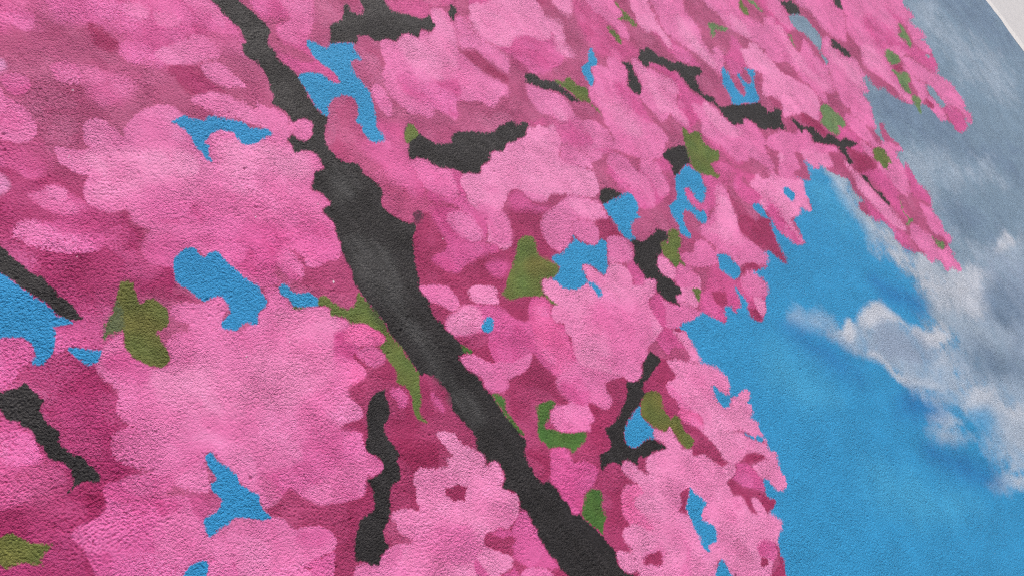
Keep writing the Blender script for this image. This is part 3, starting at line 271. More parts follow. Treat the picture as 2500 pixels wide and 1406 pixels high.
P l 3.7 2328.9,-561.1 2352.9,-576.7 2368.4,-611.3 2397.2,-641.3 2382.5,-672.6 2410.1,-698.6 2451.8,-704.3 2444.1,-728.0 2429.1,-743.7 2431.9,-768.8 2425.9,-781.3 2400.9,-779.5 2379.2,-756.1 2376.3,-746.8 2334.3,-741.4 2338.0,-714.7 2321.2,-690.6 2286.7,-683.6 2281.4,-650.7 2277.4,-622.3 2276.2,-587.8
P d 2.6 2483.0,-545.0 2510.7,-565.9 2523.1,-587.8 2498.2,-576.1 2481.4,-556.2
P d 2.4 2257.9,-587.9 2276.2,-602.8 2263.8,-630.2 2235.7,-619.3 2239.8,-602.9
P d 2.4 2267.9,-628.6 2293.7,-645.8 2283.4,-649.8 2265.8,-636.9
P d 2.5 2446.1,-494.3 2455.8,-508.6 2434.1,-512.4 2433.4,-502.2
P m 2.4 214.4,310.6 237.1,298.2 241.2,291.2 241.1,279.2 235.9,270.5 227.8,266.8 217.3,264.7 208.1,258.9 199.7,254.3 188.0,253.4 183.2,256.6
P m 1.7 273.1,289.9 286.6,283.3 296.1,276.0 292.1,267.5 293.3,259.0 300.3,245.3 287.7,250.1 278.9,258.6 271.4,261.8 262.2,259.9 255.3,262.7 264.9,276.5
P g 4.8 221.0,265.2 254.4,263.3 274.8,233.5 281.1,223.3 280.7,208.1 282.9,185.0 269.9,164.7 277.5,137.8 261.5,137.6 251.4,135.9 240.0,126.2 247.6,104.0 210.7,98.0 212.4,120.2 208.4,152.5 212.6,178.8 206.8,198.4 210.7,214.7 218.4,219.7 216.2,243.3
P l 2.2 301.5,243.0 316.5,247.8 334.1,249.8 327.7,237.7 323.7,221.1 325.7,207.1 333.7,193.9 342.9,186.4 355.8,186.2 363.0,194.7 363.8,208.9 385.8,215.1 401.3,209.0 402.5,221.8 393.9,240.3 406.3,249.8 419.0,245.8 436.1,234.3 442.6,232.2 456.6,233.8 464.0,230.4 466.4,222.1 464.0,209.5 446.2,200.8 451.7,178.5 482.3,174.0 484.7,172.6 494.2,183.0 512.4,188.5 524.4,210.6 541.7,200.9 538.4,191.7 542.6,180.2 540.6,170.3 543.2,161.5 558.6,154.4 578.3,144.8 586.7,138.0 581.6,127.8 589.4,121.3 598.4,112.3 601.5,100.9 608.1,98.9 618.8,91.5 625.4,78.9 583.1,61.2 579.1,56.2 579.0,41.3 570.6,26.2 560.9,19.5 547.7,20.9 537.7,25.7 531.3,15.5 531.6,6.2 533.1,-4.0 528.9,-13.9 522.9,-18.8 511.3,-16.0 499.5,-11.3 487.6,-11.8 481.9,-14.1 506.3,-31.5 505.7,-41.8 500.7,-52.6 498.6,-59.9 506.8,-78.6 505.6,-92.0 495.1,-94.8 474.0,-89.2 466.9,-97.8 457.4,-104.4 444.7,-101.3 431.7,-94.4 419.4,-91.5 394.3,-78.2 385.8,-44.8 384.8,-30.8 373.7,-38.7 343.2,-35.7 341.8,-24.9 337.1,9.3 334.5,41.8 332.1,62.0 323.7,62.6 308.4,47.2 308.9,31.1 296.1,25.3 271.3,63.2 276.5,79.1 259.2,93.7 246.9,103.0 243.9,114.3 239.3,125.2 243.5,129.6 251.4,135.9 262.2,138.7 275.1,134.0 277.8,136.1 271.4,152.9 272.8,167.3 284.3,181.0 286.4,196.6 282.0,210.3 283.9,227.6 295.6,235.8
P p 14 328.0,176.9 394.8,166.2 459.1,142.6 530.9,143.2 555.1,100.9 516.5,52.5 441.6,50.3 382.6,82.9 329.2,136.2
P p 8.2 518.0,174.4 570.9,145.4 585.7,114.2 565.0,76.3 510.3,92.6 498.0,136.1
P m 8.1 294.6,230.1 322.8,221.7 331.3,192.3 309.9,181.0 294.5,199.0
P m 6 568.1,102.3 587.3,96.2 585.9,74.5 579.1,56.2 555.7,52.6 545.9,69.9
P m 7.6 361.4,3.7 400.1,-10.8 470.0,-5.5 504.5,-33.8 483.7,-54.2 433.5,-51.3 399.7,-49.0 372.1,-40.7 349.0,-38.7
P D 4.7 341.8,-24.9 344.0,-34.7 366.9,-36.6 381.6,-34.9 387.9,-53.1 401.8,-77.5 414.4,-84.1 402.1,-86.1 382.0,-78.3 369.2,-72.9 356.6,-61.1 342.2,-47.8
P h 1.8 600.4,99.7 618.8,91.5 627.7,76.5 632.9,64.7 632.8,53.1 620.5,50.2 607.6,55.3 583.8,72.0 574.4,85.4 586.0,97.0
P l 1.5 580.1,61.2 595.5,61.0 609.9,52.9 615.3,39.0 612.8,27.2 597.8,23.5 585.4,31.5 581.1,43.7 579.1,56.2
P h 3 553.7,57.5 568.3,55.6 572.3,45.6 572.9,34.0 570.6,26.2 559.6,20.4 550.0,21.2 538.2,26.3 546.8,41.7
P D 1.2 572.0,62.6 578.1,62.5 577.0,53.8 579.0,41.3 575.6,32.2 573.6,44.7 570.6,56.0
P l 3 258.0,146.3 294.4,126.4 332.3,77.1 317.6,56.1 308.9,31.1 292.4,40.7 271.3,63.2 259.2,93.7 243.9,114.3 239.3,125.2
P m 4.8 210.7,98.0 218.7,100.7 228.4,96.2 243.4,93.6 273.1,74.0 275.4,57.0 257.8,55.3 243.8,60.3 210.3,77.8 202.5,81.1 203.5,90.5
P m 4.3 199.2,77.9 203.7,83.1 219.2,72.2 248.1,56.9 285.4,30.6 306.0,8.2 292.8,-0.1 278.0,-0.5 271.1,-10.3 276.8,-22.6 301.2,-25.6 310.9,-22.5 325.9,-37.8 345.0,-54.9 355.5,-79.7 336.9,-86.9 293.5,-81.7 261.5,-84.6 152.0,14.8 156.8,31.7 156.8,42.9 160.5,52.5 158.8,61.0 156.3,70.1 161.7,76.9 168.2,80.0 181.2,78.0 190.1,75.1
P l 5.9 227.0,34.9 266.7,23.9 275.2,-4.4 273.6,-23.1 303.1,-27.1 324.4,-39.8 347.7,-55.5 354.0,-75.2 336.9,-86.9 278.5,-61.1 246.2,-25.9 222.6,-20.7 218.5,12.4
P G 5.5 181.6,120.7 196.8,114.6 206.6,95.4 198.4,78.6 181.2,78.0 168.2,80.0 160.9,77.5 147.6,91.3 163.5,107.9
P M 4.1 160.0,216.4 188.1,196.3 185.7,186.5 184.3,174.6 183.5,163.7 177.0,158.6 168.6,163.4 156.9,162.4 134.6,172.4
P m 2.3 171.6,225.2 182.8,213.9 185.3,204.9 187.3,196.8 185.5,182.3 183.3,165.3 176.8,160.1 168.2,166.6 165.3,184.3 158.8,203.2
P M 7.1 131.9,167.7 154.9,149.9 151.5,138.5 132.5,139.6 119.9,146.9
P G 4.5 123.7,64.4 146.5,78.3 156.9,71.0 159.7,58.8 158.9,48.2 156.8,31.7 150.1,13.7 110.8,48.4
P G 3.5 110.2,130.2 111.2,121.2 118.2,111.4 113.4,114.0 102.8,117.4
P D 2.1 369.2,-72.9 386.8,-78.8 414.4,-84.1 430.8,-95.5 447.9,-102.1 457.4,-104.4 469.8,-96.6 473.3,-106.3 460.9,-121.1 442.1,-125.1 424.8,-129.9 405.5,-144.3 392.7,-162.0 396.5,-168.6 367.1,-177.8 350.8,-163.4 370.8,-144.9 376.1,-136.2 392.0,-123.1 392.3,-111.6 386.7,-98.7 378.0,-90.0 367.1,-84.3 356.3,-78.7 357.9,-70.2
P l 1.6 321.8,-39.2 339.5,-47.2 348.5,-54.5 354.3,-64.1 355.5,-79.7 367.1,-84.3 378.0,-90.0 387.0,-100.6 390.7,-113.6 390.7,-123.6 380.0,-131.3 367.8,-129.1 349.3,-126.5 336.1,-119.9 341.0,-130.6 339.5,-145.4 273.9,-87.9 282.0,-56.3
P m 4.7 356.0,-83.4 372.3,-88.6 384.3,-101.8 386.2,-114.9 372.5,-116.7 355.5,-105.7 346.4,-91.6
P m 1.6 336.1,-119.9 359.3,-126.8 378.7,-135.1 370.8,-144.9 354.6,-158.6 340.5,-146.2 341.0,-130.6
P D 4.8 573.2,24.4 613.5,26.8 615.6,13.9 609.2,-8.7 614.4,-40.8 597.2,-72.7 605.8,-88.3 657.2,-143.5 643.6,-162.9 604.7,-140.1 557.2,-142.0 510.4,-160.3 460.8,-155.9 498.1,-114.9 516.7,-114.8 539.2,-55.1 563.4,-34.1 579.6,-7.8 553.2,0.6 533.1,-4.0 531.3,15.5 540.3,24.0
P p 1.5 605.2,-104.2 614.3,-106.9 630.3,-120.3 629.5,-131.3 633.1,-145.5 640.7,-160.8 650.5,-173.8 648.3,-183.9 638.4,-190.1 654.3,-193.3 659.7,-198.3 658.2,-212.9 650.7,-226.8 639.4,-231.6 648.5,-248.5 653.2,-254.1 649.9,-265.2 640.0,-274.8 629.5,-280.0 617.0,-279.5 607.9,-283.4 599.9,-278.8 595.0,-271.0 584.1,-269.6 571.2,-262.7 557.6,-271.8 563.8,-282.6 567.5,-291.3 577.9,-305.7 581.6,-314.4 570.1,-323.3 551.2,-319.9 537.5,-319.0 431.9,-234.9 379.1,-185.1 387.1,-175.5 404.3,-177.0 421.4,-181.5 441.7,-178.1 460.5,-188.7 476.0,-199.0 468.7,-181.6 464.0,-170.7 469.1,-162.6 466.7,-153.7 474.1,-147.4 485.2,-151.0 498.3,-159.7 507.5,-170.6 513.5,-159.2 523.6,-145.4 527.4,-133.9 536.4,-126.2 548.1,-127.7 564.9,-138.5 584.7,-151.6 593.3,-144.8 604.0,-143.3 604.0,-135.7
P l 3.3 391.4,-165.9 421.4,-181.5 440.8,-179.1 459.9,-191.7 441.9,-200.7 442.4,-218.4 433.6,-233.0 379.1,-185.1
P l 12 475.5,-185.5 534.3,-215.8 558.6,-263.4 526.1,-272.7 481.4,-225.7
P D 0.9 563.8,-173.0 569.3,-178.2 573.5,-178.6 581.4,-180.1 586.1,-187.5 594.4,-193.9 584.9,-198.8 575.4,-206.3 577.2,-214.3 569.7,-200.0 559.7,-195.8 558.4,-187.4 555.8,-181.6
P m 1.5 568.9,-262.7 584.1,-269.6 595.0,-271.0 599.9,-278.8 610.7,-285.7 642.9,-277.2 648.7,-289.6 643.2,-302.7 644.3,-317.2 636.9,-334.4 635.8,-350.9 637.2,-375.4 630.0,-376.9 605.6,-353.9 590.7,-343.0 581.5,-329.4 583.6,-312.4 586.4,-284.7
P D 1.5 568.9,-262.7 578.0,-268.3 586.4,-284.7 603.3,-293.0 603.3,-300.6 583.6,-312.4 581.6,-314.4 575.8,-300.2 563.8,-282.6 558.6,-270.8
P m 1.5 536.4,-274.1 535.7,-291.8 536.9,-310.0 538.8,-320.2 519.7,-303.4 520.1,-291.0 526.1,-280.0
P p 1.2 537.0,-274.7 555.2,-279.1 567.5,-291.3 577.9,-305.7 581.6,-314.4 583.6,-319.9 575.1,-325.8 559.7,-323.7 551.2,-319.9 540.8,-310.9 535.7,-291.8
P D 1.8 582.2,-318.8 592.8,-341.0 599.7,-346.9 585.9,-342.6 570.3,-347.8 550.5,-330.4 554.8,-321.2 569.4,-326.4
P l 1.2 566.3,-344.3 576.4,-341.9 589.3,-341.8 602.4,-349.3 614.3,-363.4 618.9,-376.9 617.1,-388.8
P D 1.8 617.1,-388.8 623.2,-380.6 634.6,-382.9 635.7,-405.1
P m 0.89 535.0,-316.8 552.5,-321.1 567.4,-328.4 573.1,-327.8 573.0,-342.7 566.3,-344.3
P l 1.7 742.5,92.5 790.9,65.6 790.8,48.7 787.8,31.5 778.0,26.6 762.5,29.4 758.8,33.7 752.2,45.8 740.8,60.6 738.4,74.3
P D 1.7 790.9,65.6 822.2,48.1 816.0,30.2 811.1,22.3 793.3,26.2 790.4,34.2 792.5,47.7
P p 1.7 818.6,41.5 841.4,39.5 869.8,19.4 861.8,-0.3 851.7,-7.6 830.1,4.9 811.5,19.9 815.1,35.0
P D 2 737.1,56.6 752.2,45.8 757.5,32.4 737.0,15.7 731.4,31.3 731.4,47.6
P m 2.1 734.2,15.3 741.9,20.9 754.2,26.0 772.5,23.6 790.3,25.8 814.2,14.1 840.8,-1.3 857.2,-19.5 862.2,-37.7 865.9,-39.9 884.5,-59.7 905.1,-42.9 921.1,-36.4 934.7,-38.5 949.1,-49.0 952.9,-63.7 933.8,-84.5 936.2,-97.3 946.2,-112.3 933.1,-145.3 922.2,-170.1 895.1,-170.6 868.7,-171.1 858.6,-168.8 852.2,-142.9 850.5,-124.3 849.6,-110.7 839.6,-117.4 821.7,-123.1 803.3,-124.0 787.3,-119.9 771.7,-115.9 764.5,-125.7 752.9,-126.2 737.0,-117.6 729.8,-108.6 727.8,-97.1 733.1,-86.3 726.3,-71.6 718.0,-56.1 718.8,-44.4 723.2,-37.1 745.0,-46.8 760.9,-71.4 772.6,-78.9 766.0,-49.7 743.0,-18.8 736.5,-6.6
P p 6 734.6,13.0 748.8,23.0 770.0,20.9 791.2,21.1 812.0,9.0 807.1,-7.3 789.8,-22.4 764.8,-17.7 745.9,-10.3 735.3,0.3
P D 2.3 738.5,-9.9 757.8,-19.6 787.6,-27.4 796.2,-36.8 784.1,-50.5 774.8,-65.6 772.6,-78.9 760.9,-71.4 755.2,-55.3 746.2,-37.3 739.3,-22.7
P l 2 722.0,-38.3 736.8,-41.6 746.6,-47.8 754.8,-61.2 763.0,-74.8 781.1,-84.3 801.6,-97.4 846.0,-108.4 839.6,-117.4 821.7,-123.1 803.3,-124.0 787.3,-119.9 771.7,-115.9 764.5,-125.7 752.9,-126.2 737.0,-117.6 729.8,-108.6 727.8,-97.1 733.1,-86.3 726.3,-71.6 718.0,-56.1 718.8,-44.4
P D 2.8 881.8,-18.3 902.0,-22.1 920.2,-31.3 905.1,-42.9 895.9,-48.7 889.7,-60.6 879.3,-58.9 869.1,-48.4 862.2,-37.7 866.4,-16.1 869.3,4.3 880.5,-2.1
P h 11 917.2,-43.1 945.8,-55.1 929.8,-91.2 927.2,-141.6 914.4,-165.1 871.6,-159.8 871.7,-115.9 881.2,-77.6
P l 2.1 850.3,-167.8 868.3,-168.6 911.5,-167.7 935.0,-164.6 979.4,-229.8 988.7,-249.8 962.4,-244.0 946.8,-236.0 936.3,-244.9 935.7,-260.4 928.8,-269.3 912.1,-271.4 899.1,-264.6 891.5,-250.5 882.6,-237.7 876.0,-246.4 871.2,-265.1 865.2,-267.4 855.5,-267.2 846.5,-275.1 831.4,-265.3 807.8,-249.5 795.2,-238.4 791.8,-227.5 789.6,-218.4 796.5,-206.3 809.2,-200.2 823.2,-201.4 844.3,-213.6 843.4,-200.0 844.8,-181.5
P p 1.9 1078.1,-47.1 1092.1,-50.9 1099.9,-63.6 1106.2,-84.3 1113.2,-88.1 1142.4,-76.5 1165.1,-87.4 1179.0,-106.2 1176.4,-125.1 1164.0,-138.5 1202.7,-144.6 1227.0,-163.2 1212.3,-174.6 1200.2,-180.7 1168.3,-185.4 1165.7,-214.2 1158.9,-242.9 1118.1,-248.0 1114.0,-247.9 1087.3,-246.1 1072.4,-256.2 1046.7,-259.1 1033.0,-271.6 1014.9,-275.1 998.9,-269.3 990.8,-260.5 986.7,-248.4 973.7,-237.6 966.6,-228.3 925.1,-185.5 922.2,-170.1 923.2,-157.2 936.1,-142.6 941.1,-132.0 940.1,-117.8 950.2,-105.6 936.2,-97.3 933.8,-84.5 940.8,-75.0 953.9,-68.9 954.9,-55.7 951.4,-37.7 959.5,-33.1 961.0,-25.7 972.8,-20.6 993.0,-29.5 1022.6,-67.9 1061.7,-74.4
P l 15 1071.8,-120.2 1147.5,-188.5 1116.3,-239.5 1057.3,-244.2 995.1,-216.6 1005.8,-176.5 1006.0,-129.6
P l 6.1 970.3,-200.7 1015.3,-215.3 1077.0,-244.5 1071.3,-255.5 1046.7,-259.1 1031.9,-270.9 1013.5,-273.1 999.7,-268.7 984.1,-244.4
P m 6.3 855.7,-206.2 852.1,-186.3 869.6,-176.1 902.2,-190.8 899.7,-222.7 880.7,-236.4 871.8,-232.5
P l 2.5 1183.6,-34.9 1212.6,-44.4 1231.2,-66.8 1226.0,-84.9 1216.9,-95.6 1200.3,-102.3 1168.5,-87.9 1144.2,-75.0 1160.0,-58.2
P m 3.3 1204.7,-102.1 1208.5,-119.5 1209.7,-135.6 1205.2,-146.0 1227.0,-163.2 1212.7,-174.3 1204.0,-177.7 1190.8,-157.5 1172.0,-145.5 1164.0,-138.5 1176.4,-125.1 1179.0,-106.2
P p 3.3 1203.3,-147.6 1227.0,-163.2 1210.1,-172.9 1190.7,-167.7 1186.4,-157.6
P D 3.4 848.2,-112.0 847.7,-126.9 849.5,-145.5 858.6,-168.8 849.4,-171.5 845.7,-186.4 847.9,-207.5 840.7,-211.2 824.6,-200.1 817.1,-184.3 790.2,-178.7 774.4,-190.9 748.2,-191.1 730.4,-192.0 734.9,-163.2 779.7,-119.0 803.3,-124.0 823.5,-124.3 839.6,-117.4
P D 2.1 882.6,-237.7 899.1,-264.6 912.1,-271.4 930.2,-268.0 935.7,-260.4 936.3,-244.9 946.8,-236.0 980.9,-247.0 987.7,-253.7 989.2,-261.7 975.2,-273.3 955.7,-283.1 930.7,-288.7 902.9,-294.0 874.0,-289.0 874.0,-294.8 870.8,-303.5 866.1,-313.2 855.9,-318.9 839.1,-313.1 829.7,-312.6 816.8,-326.5 803.6,-329.4 803.3,-310.0 792.7,-296.8 777.2,-288.3 785.3,-275.4 797.3,-275.8 828.4,-275.1 837.4,-268.6 846.5,-275.1 855.5,-267.2 865.2,-267.4 872.6,-263.9 876.4,-248.9
P l 2.1 1166.4,-186.9 1203.3,-185.0 1212.2,-205.5 1228.2,-227.7 1257.1,-233.9 1263.0,-250.5 1280.4,-276.5 1242.4,-272.4 1210.7,-261.3 1191.0,-262.3 1159.5,-245.8 1156.5,-231.4
P m 2.4 1166.4,-186.9 1198.3,-182.2 1207.1,-192.3 1198.8,-215.8 1159.5,-245.8 1156.5,-231.4
P p 2.5 1273.0,-208.1 1310.8,-201.3 1349.6,-219.9 1328.0,-238.9 1293.4,-260.1 1274.4,-259.7 1254.4,-242.8 1238.6,-223.3 1245.9,-214.4 1263.1,-218.9 1269.9,-206.9
P m 2.4 1158.9,-242.9 1176.0,-263.4 1174.1,-285.1 1173.4,-302.4 1141.8,-282.6 1120.6,-285.4 1116.2,-269.1 1118.1,-248.0
P p 2 1175.4,-260.5 1201.1,-278.7 1201.0,-288.9 1197.8,-304.8 1194.0,-317.8 1190.2,-330.7 1182.0,-343.4 1156.8,-324.7 1164.1,-319.3 1171.6,-303.8 1174.1,-275.0
P d 1.6 1087.3,-246.1 1117.2,-248.7 1115.1,-263.4 1119.7,-286.1 1141.8,-282.6 1150.2,-292.9 1166.0,-297.8 1164.1,-319.3 1151.9,-321.6 1135.7,-303.7 1116.7,-291.7 1094.1,-279.7 1089.5,-267.0 1082.7,-252.9
P D 2.3 1094.1,-279.7 1108.0,-288.5 1103.8,-308.0 1100.3,-320.4 1084.7,-322.4 1068.3,-318.8 1055.4,-331.9 1059.8,-354.1 1046.9,-366.9 1025.1,-370.7 1021.3,-351.6 1033.9,-329.3 1034.5,-313.1 1009.7,-301.1 1009.7,-291.8 1038.9,-287.4
P p 2 1108.5,-291.4 1130.9,-300.7 1149.5,-320.0 1181.1,-344.0 1200.8,-360.5 1213.5,-379.0 1217.9,-400.0 1214.6,-415.9 1203.7,-426.6 1191.1,-428.4 1179.9,-415.7 1176.2,-398.0 1169.7,-392.4 1156.5,-405.0 1153.4,-420.5 1159.4,-439.7 1172.9,-444.0 1195.5,-439.0 1210.0,-446.3 1222.9,-444.7 1244.4,-451.3 1250.9,-460.9 1243.7,-469.1 1224.1,-471.4 1228.6,-482.2 1215.6,-494.0 1202.9,-495.3 1211.7,-506.7 1208.5,-522.4 1204.8,-531.6 1202.2,-540.0 1200.2,-551.4 1175.9,-526.1 1161.2,-495.4 1070.2,-442.6 1073.0,-431.0 1085.6,-415.6 1078.8,-391.4 1060.8,-369.3 1059.8,-354.1 1055.4,-331.9 1068.3,-318.8 1089.3,-325.4 1100.3,-320.4 1102.1,-299.5
P l 3.1 1066.6,-320.1 1074.5,-330.2 1075.5,-355.2 1082.2,-388.9 1089.6,-415.9 1073.0,-431.0 1064.1,-430.9 1058.4,-415.8 1045.2,-396.8 1043.6,-378.9 1059.8,-354.1 1055.4,-331.9
P h 1.9 1043.1,-371.4 1053.0,-368.7 1063.6,-373.6 1077.1,-392.6 1089.0,-413.1 1079.3,-423.3 1058.4,-415.8 1045.2,-396.8 1040.3,-381.4
P M 4.5 1339.3,-245.3 1404.6,-224.9 1428.8,-226.6 1421.9,-242.6 1434.8,-263.7 1451.0,-286.7 1473.7,-290.7 1507.4,-303.3 1516.3,-328.6 1522.6,-347.8 1466.4,-382.7 1419.6,-382.0 1417.9,-345.9 1430.2,-296.7 1371.0,-332.4 1353.0,-308.1 1322.3,-330.7 1300.2,-301.4 1277.7,-274.9 1297.6,-257.1
P D 2.6 1353.1,-264.5 1391.8,-289.1 1371.9,-302.6 1352.3,-305.0 1323.0,-328.5 1316.1,-318.9 1342.9,-307.7 1338.0,-285.8
P m 2.6 1308.0,-249.7 1333.9,-256.3 1338.0,-285.8 1342.9,-307.7 1322.3,-325.4 1302.2,-300.0 1288.6,-281.3 1296.2,-261.7
P m 2.2 1391.8,-289.1 1415.8,-302.6 1401.3,-330.7 1379.8,-326.5 1371.1,-310.4
P D 2.2 1417.9,-345.9 1446.2,-365.2 1441.5,-379.4 1438.3,-388.9 1419.6,-382.0 1408.7,-362.9
P p 1.8 1458.7,-338.3 1478.0,-345.0 1486.4,-362.7 1473.6,-378.3 1450.8,-384.9 1439.9,-372.9 1449.3,-355.7
P l 3.7 1468.2,-290.5 1519.7,-295.4 1526.1,-334.0 1529.2,-351.5 1502.5,-360.3 1454.9,-333.3 1448.7,-307.1
P p 1.7 1269.3,-133.7 1285.6,-131.7 1294.4,-139.0 1295.7,-155.7 1299.8,-173.9 1290.2,-184.7 1273.9,-186.4 1257.8,-177.5 1251.9,-161.2 1257.9,-146.1
P l 2.6 1301.9,-172.4 1324.2,-173.6 1329.1,-184.3 1345.4,-190.3 1341.7,-207.4 1346.7,-218.3 1334.5,-230.6 1316.8,-232.6 1273.0,-208.1 1277.2,-190.9
P l 2.7 1338.4,-159.4 1362.0,-163.6 1379.5,-172.7 1416.2,-161.0 1444.4,-178.2 1449.7,-212.2 1435.0,-229.9 1412.1,-223.3 1395.6,-220.1 1372.1,-207.4 1346.1,-193.4 1331.2,-182.7 1333.4,-170.3
P m 1.7 751.0,-246.0 776.0,-256.0 783.6,-265.8 780.2,-280.0 775.9,-289.4 792.7,-296.8 803.3,-310.0 808.4,-322.4 805.4,-330.7 788.9,-339.3 772.4,-336.9 753.7,-336.9 746.2,-343.4 727.6,-349.0 717.0,-347.7 714.5,-336.5 718.1,-325.2 714.6,-312.3 720.6,-298.7 714.7,-279.9 727.0,-271.1 738.3,-255.1
P D 2 715.2,-217.6 731.2,-204.8 750.7,-202.4 748.2,-221.2 751.5,-240.1 739.1,-259.8 719.0,-273.1 702.5,-272.6 700.2,-258.7 701.8,-243.9 707.3,-227.9
P D 2 821.2,-334.1 836.8,-335.1 847.6,-343.2 851.2,-354.7 843.9,-366.5 849.8,-381.8 861.2,-392.8 838.9,-382.1 823.7,-383.2 806.1,-395.0 792.6,-411.7 793.4,-425.1 777.2,-424.4 767.1,-432.8 764.9,-453.9 738.2,-437.6 735.8,-423.3 736.7,-403.5 762.6,-389.6 772.7,-372.7 783.8,-360.5 782.9,-347.2 783.0,-338.8 802.8,-332.9
P p 1.8 855.8,-353.8 867.6,-352.7 876.9,-359.7 881.8,-373.3 884.6,-388.7 894.5,-398.4 900.8,-387.6 910.9,-379.5 930.7,-381.8 946.4,-387.7 967.2,-396.1 961.6,-375.9 956.6,-367.7 969.2,-354.7 987.3,-374.5 1005.7,-376.0 1004.1,-386.5 1001.5,-397.8 1000.4,-420.4 1016.3,-436.8 1008.8,-445.4 1029.2,-455.8 1036.3,-472.9 1045.5,-491.8 1055.5,-504.0 1065.5,-506.8 1080.8,-515.8 1077.9,-530.6 1063.2,-533.9 1039.4,-527.7 1038.2,-541.1 1031.1,-552.2 1045.9,-561.4 1048.0,-582.2 1041.9,-598.9 1050.1,-612.7 1058.0,-594.9 1065.8,-586.7 1079.4,-597.3 1080.4,-622.5 1082.7,-634.0 1085.8,-645.0 1091.8,-660.8 1089.4,-668.7 1071.2,-673.2 1053.2,-677.6 1040.5,-688.4 1011.8,-690.1 991.1,-693.4 973.4,-701.2 901.9,-638.5 909.2,-615.8 910.5,-600.1 894.8,-598.9 871.7,-612.0 739.7,-496.3 735.7,-480.5 728.1,-467.7 726.1,-455.8 734.6,-440.6 741.1,-437.9 750.9,-446.2 764.1,-457.4 765.8,-450.5 767.5,-435.2 775.9,-425.5 794.5,-427.0 796.5,-408.5 806.9,-395.7 822.3,-384.3 838.9,-382.1 855.5,-391.7 861.7,-395.4 853.9,-378.5 849.4,-362.0
P h 2.1 824.6,-383.9 844.3,-386.3 858.4,-395.1 860.2,-413.9 837.0,-406.6 828.9,-421.7 833.8,-449.3 833.3,-464.0 819.0,-460.9 808.1,-441.3 795.1,-426.5 796.5,-408.5 806.9,-395.7
P l 2.7 783.4,-477.9 791.1,-480.2 817.2,-493.6 824.2,-508.1 811.4,-512.2 794.0,-514.3 773.6,-496.8 766.1,-486.1
P l 2.8 870.5,-525.3 869.6,-537.7 860.3,-547.4 844.7,-555.8 828.0,-573.7 806.9,-555.2 832.1,-545.0 853.0,-541.1
P D 1 774.1,-482.5 784.9,-482.3 801.2,-491.9 813.2,-496.7 807.2,-509.8 794.4,-512.6 776.2,-494.8 767.8,-487.6
P D 1.1 928.7,-467.5 951.4,-474.9 935.1,-483.8 917.9,-490.5 910.5,-500.3 898.5,-484.0 914.5,-481.0
P D 1.3 735.1,-481.0 750.4,-485.0 739.7,-496.3 728.4,-486.4
P D 1.9 1039.1,-394.9 1046.3,-402.3 1059.8,-418.0 1064.1,-430.9 1065.2,-446.1 1072.4,-473.2 1070.1,-490.8 1071.2,-506.1 1051.0,-500.7 1045.6,-482.2 1035.8,-460.6 1008.8,-445.4 1017.9,-435.6 1031.5,-428.9 1034.8,-417.1 1034.3,-404.8
P p 2.4 1067.5,-428.5 1105.2,-450.5 1145.4,-489.1 1160.0,-499.5 1159.9,-509.6 1174.0,-527.3 1188.3,-545.3 1195.2,-558.0 1190.7,-567.5 1202.0,-581.0 1188.1,-596.2 1180.6,-610.9 1177.4,-626.2 1166.8,-635.8 1154.6,-636.4 1138.3,-626.2 1135.4,-611.5 1132.4,-596.8 1134.8,-588.7 1105.9,-574.0 1131.9,-564.1 1168.9,-574.2 1159.2,-546.8 1127.3,-530.8 1090.5,-525.5 1068.9,-504.5 1072.4,-473.2
P D 1.6 1127.3,-530.8 1143.4,-540.2 1166.5,-562.3 1152.4,-564.4 1133.8,-553.0 1111.3,-541.1
P m 2.3 1089.9,-522.6 1113.7,-542.9 1120.7,-558.0 1122.4,-586.6 1107.6,-602.3 1093.1,-588.6 1071.5,-566.9 1057.6,-544.1 1051.5,-532.2 1076.2,-531.7
P p 1.6 1121.9,-554.0 1145.8,-562.0 1168.9,-574.2 1137.8,-593.4 1137.8,-603.4 1130.6,-597.9 1122.4,-586.6 1122.4,-566.8
P D 1.9 1041.6,-529.4 1055.9,-535.6 1062.5,-560.0 1089.1,-587.9 1102.3,-615.4 1112.8,-628.6 1100.5,-636.0 1082.1,-631.1 1074.7,-632.4 1079.4,-597.3 1061.9,-586.0 1049.0,-607.0 1045.8,-590.0 1049.2,-568.7 1031.1,-552.2
P D 1.5 989.1,-663.7 1003.3,-673.5 994.3,-682.2 978.7,-673.4
P m 2.3 1006.6,-643.4 1032.9,-658.3 1043.3,-674.1 1045.5,-685.4 1013.4,-689.1 1003.8,-676.3 991.7,-659.0
P D 1.9 1042.7,-680.8 1038.3,-696.1 1033.3,-708.5 1022.4,-718.2 1004.7,-728.7 975.5,-703.0 995.8,-699.8 1017.6,-702.2 1032.3,-693.4
P m 9.2 1039.1,143.2 1070.2,128.9 1080.3,100.0 1109.1,81.6 1076.8,77.4 1050.0,99.8 1020.6,118.5
P m 7.2 885.3,58.5 922.8,52.0 926.6,31.9 894.2,29.3
P l 2.3 1070.2,128.9 1081.5,104.3 1106.8,92.5 1108.0,106.7 1085.5,124.4
P l 3.2 682.9,-69.2 705.3,-72.1 715.5,-90.9 698.6,-97.8 680.2,-85.3
P m 4.8 585.0,-11.5 603.6,-20.2 602.1,-42.0 582.9,-43.9
P m 5 641.3,-49.2 647.0,-68.7 641.2,-88.0 633.6,-73.1
